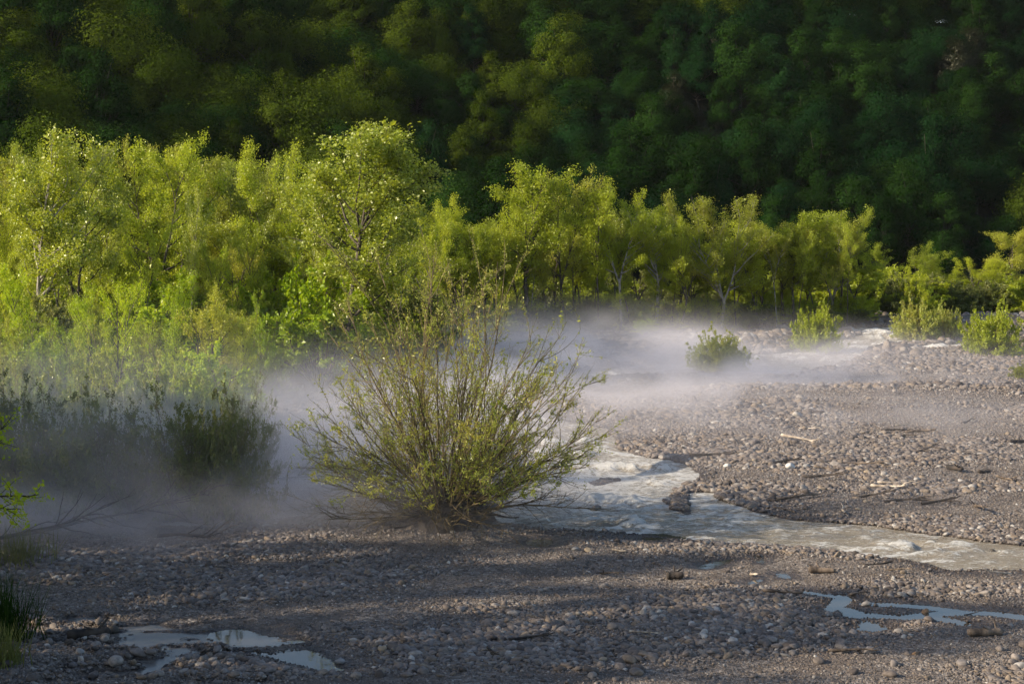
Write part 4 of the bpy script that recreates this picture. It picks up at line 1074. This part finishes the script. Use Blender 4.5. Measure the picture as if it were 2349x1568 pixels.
# countable cobbles of the nearest gravel
n_c = 0
while n_c < 200:
    v = 1290 + 290 * r_.random() ** 0.6; u = r_.uniform(-10, 2360)
    x, y = G(u, v)
    z = zat(x, y)
    if z < 0.0 and r_.random() < 0.8: continue
    cf = float(fbm(np.array([x / 6]), np.array([y / 3.2]), 41, 4)[0])
    if r_.random() > 0.4 + 1.3 * cf + 0.5 * (v > 1480): continue
    rad = r_.uniform(0.08, 0.14) * (1.15 if v > 1500 else 1)
    reg = ['beside the reed clump', 'around the backwater', 'near the sky lit pool', 'below the large willow bush', 'below the small bright puddle', 'near the dark wood chunk', 'around the split plank', 'around the branched puddle', 'near the bottom right log'][int(np.searchsorted([150, 520, 860, 1130, 1400, 1650, 1850, 2180], u))]
    reg += ' at the bottom edge' if v > 1500 else ' in the gravel' if v > 1400 else ' closer to the river'
    put_stone(x, y, rad, ('large' if rad > 0.125 else 'medium' if rad > 0.10 else 'smaller') + ' rounded cobble ' + reg, group='cobbles of the nearest gravel'); n_c += 1

# ------------------------------------------------------------------ grass at the left edge, branch reaching in
def grass_tuft(u, v, h_, w_, n, seed, lab, leafm):
    r = np.random.default_rng(seed); w = Wood()
    for k in range(n):
        az = r.uniform(0, 6.28); p = np.array([r.normal(0, w_), r.normal(0, w_), -0.05])
        L = h_ * r.uniform(0.5, 1.1)
        w.addr(curve(p, outdir(r, math.radians(r.uniform(62, 88)), az), L, 6, r, 0.06, -0.10), np.linspace(0.014, 0.002, 6), 3)
    V, F = w.build(); x, y = G(u, v)
    o = tag(obj('reed_clump', mk_mesh('reed_clump', V, F, leafm, {'tint': np.random.default_rng(1).random(len(V))}, smooth=True)), lab, 'plant', 'plants on the near left shore'); o.location = (x, y, 0.15); return o
grass_tuft(-5, 1480, 1.6, 0.32, 420, 1, 'tall dark green reed clump at the lower left edge', M['forest'])
grass_tuft(-20, 1540, 1.0, 0.35, 300, 2, 'short green clump in the bottom left corner', M['thicket'])
grass_tuft(40, 1300, 1.0, 0.5, 200, 3, 'thin dark grass on the shaded left shore', M['thicket'])

def hanging_branch():
    r = np.random.default_rng(61); w = Wood(); tips = []
    for (z0, dz, L) in ((0.9, -0.25, 2.6), (0.2, 0.30, 2.2), (-0.55, 0.10, 3.6), (-0.5, -0.10, 2.6)):
        m_ = curve((0, 0, z0), (1, 0, dz), L, 10, r, 0.17, 0.02); w.addr(m_, np.linspace(0.045, 0.012, 10), 6)
        for k in range(12):
            p, d = at_t(m_, r.uniform(0.3, 0.99)); sb = curve(p, d / np.linalg.norm(d) + r.normal(0, 0.5, 3) + np.array([0, 0, 0.1]), r.uniform(0.4, 0.9), 5, r, 0.18)
            w.addr(sb, np.linspace(0.012, 0.004, 5), 4); tips.append(sb)
    T = np.stack(tips); ci = r.integers(0, len(T), 1500); ii = r.integers(1, 5, 1500)
    C = T[ci, ii] + r.normal(0, 0.07, (1500, 3)); V, F, t = leaves(C, 0.09, 0.6, r)
    e_ = empty('overhanging_branch', (-15.4, 48.0, 3.3)); tag(e_, 'dark twisted branch with green leaves reaching in from the left edge', 'branch')
    WV, WF = w.build(); obj('stem', mk_mesh('branch_stem', WV, WF, M['drift_dark'], smooth=True), e_); obj('foliage', mk_mesh('branch_leaves', V, F, M['maple'], {'tint': t}), e_)
hanging_branch()

# ------------------------------------------------------------------ mist banks
def mist_mat(name, dens, zfall, col, nscale, aniso=0.1):
    m, nt, out = new_mat(name)
    tc = N(nt, 'ShaderNodeTexCoord'); geo = N(nt, 'ShaderNodeNewGeometry')
    ln = N(nt, 'ShaderNodeVectorMath', operation='LENGTH'); nt.links.new(tc.outputs['Object'], ln.inputs[0])
    fall = maprange(nt, ln.outputs['Value'], 0.0, 1.0, 1.0, 0.0)
    sep = N(nt, 'ShaderNodeSeparateXYZ'); nt.links.new(geo.outputs['Position'], sep.inputs[0])
    zf = mathn(nt, 'EXPONENT', mathn(nt, 'MULTIPLY', mathn(nt, 'MAXIMUM', sep.outputs[2], 0.0), -1.0 / zfall))
    mp = N(nt, 'ShaderNodeMapping'); mp.inputs['Scale'].default_value = (1, 0.6, 1.8); nt.links.new(geo.outputs['Position'], mp.inputs[0])
    nz = N(nt, 'ShaderNodeTexNoise', i_Scale=nscale, i_Detail=4.0, i_Distortion=0.6); nt.links.new(mp.outputs[0], nz.inputs['Vector'])
    nn = maprange(nt, nz.outputs[0], 0.34, 0.66, 0.12, 1.6)
    d = mathn(nt, 'MULTIPLY', mathn(nt, 'MULTIPLY', fall, zf), mathn(nt, 'MULTIPLY', nn, dens))
    vol = N(nt, 'ShaderNodeVolumePrincipled'); vol.inputs['Color'].default_value = (*col, 1); vol.inputs['Anisotropy'].default_value = aniso
    nt.links.new(d, vol.inputs['Density']); nt.links.new(vol.outputs[0], out.inputs['Volume'])
    return m
def mist_bank(u, v, rx, ry, rz_, dens, zfall, lab, nscale=0.22, col=(0.95, 0.92, 0.98), ang=0.0):
    import bmesh
    bm = bmesh.new(); bmesh.ops.create_icosphere(bm, subdivisions=3, radius=1.0); me = bpy.data.meshes.new('mist'); bm.to_mesh(me); bm.free()
    me.materials.append(mist_mat('mist_air', dens, zfall, col, nscale))
    o = tag(obj('mist', me), lab, 'mist', kind='stuff'); x, y = G(u, v); o.location = (x, y, 0); o.scale = (rx, ry, rz_); o.rotation_euler = (0, 0, ang)
mist_bank(1270, 845, 25, 38, 4.6, 0.40, 0.95, 'bright mist lying over the far river')
mist_bank(1680, 890, 38, 46, 3.4, 0.075, 0.9, 'thin mist trailing off over the far gravel')
mist_bank(730, 980, 16, 22, 4.6, 0.17, 1.3, 'grey mist over the stream left of the willow bush')
mist_bank(190, 1150, 21, 13, 8.0, 0.42, 2.3, 'dark mist around the left thicket')
# the air itself: an even, very thin haze over the whole valley
hz = bpy.data.materials.new('valley_air'); hz.use_nodes = True; hnt = hz.node_tree; hnt.nodes.clear()
ho = hnt.nodes.new('ShaderNodeOutputMaterial'); hv = hnt.nodes.new('ShaderNodeVolumePrincipled')
hv.inputs['Color'].default_value = (0.90, 0.92, 0.97, 1); hv.inputs['Density'].default_value = 0.00004; hv.inputs['Anisotropy'].default_value = 0.1
hnt.links.new(hv.outputs[0], ho.inputs['Volume'])
hb = np.array([(x, y, z) for z in (-4.0, 62.0) for y in (-70.0, 440.0) for x in (-420.0, 420.0)])
tag(obj('haze', mk_mesh('haze', hb, np.array([[0, 2, 3, 1], [4, 5, 7, 6], [0, 1, 5, 4], [2, 6, 7, 3], [0, 4, 6, 2], [1, 3, 7, 5]]), hz)), kind='stuff')
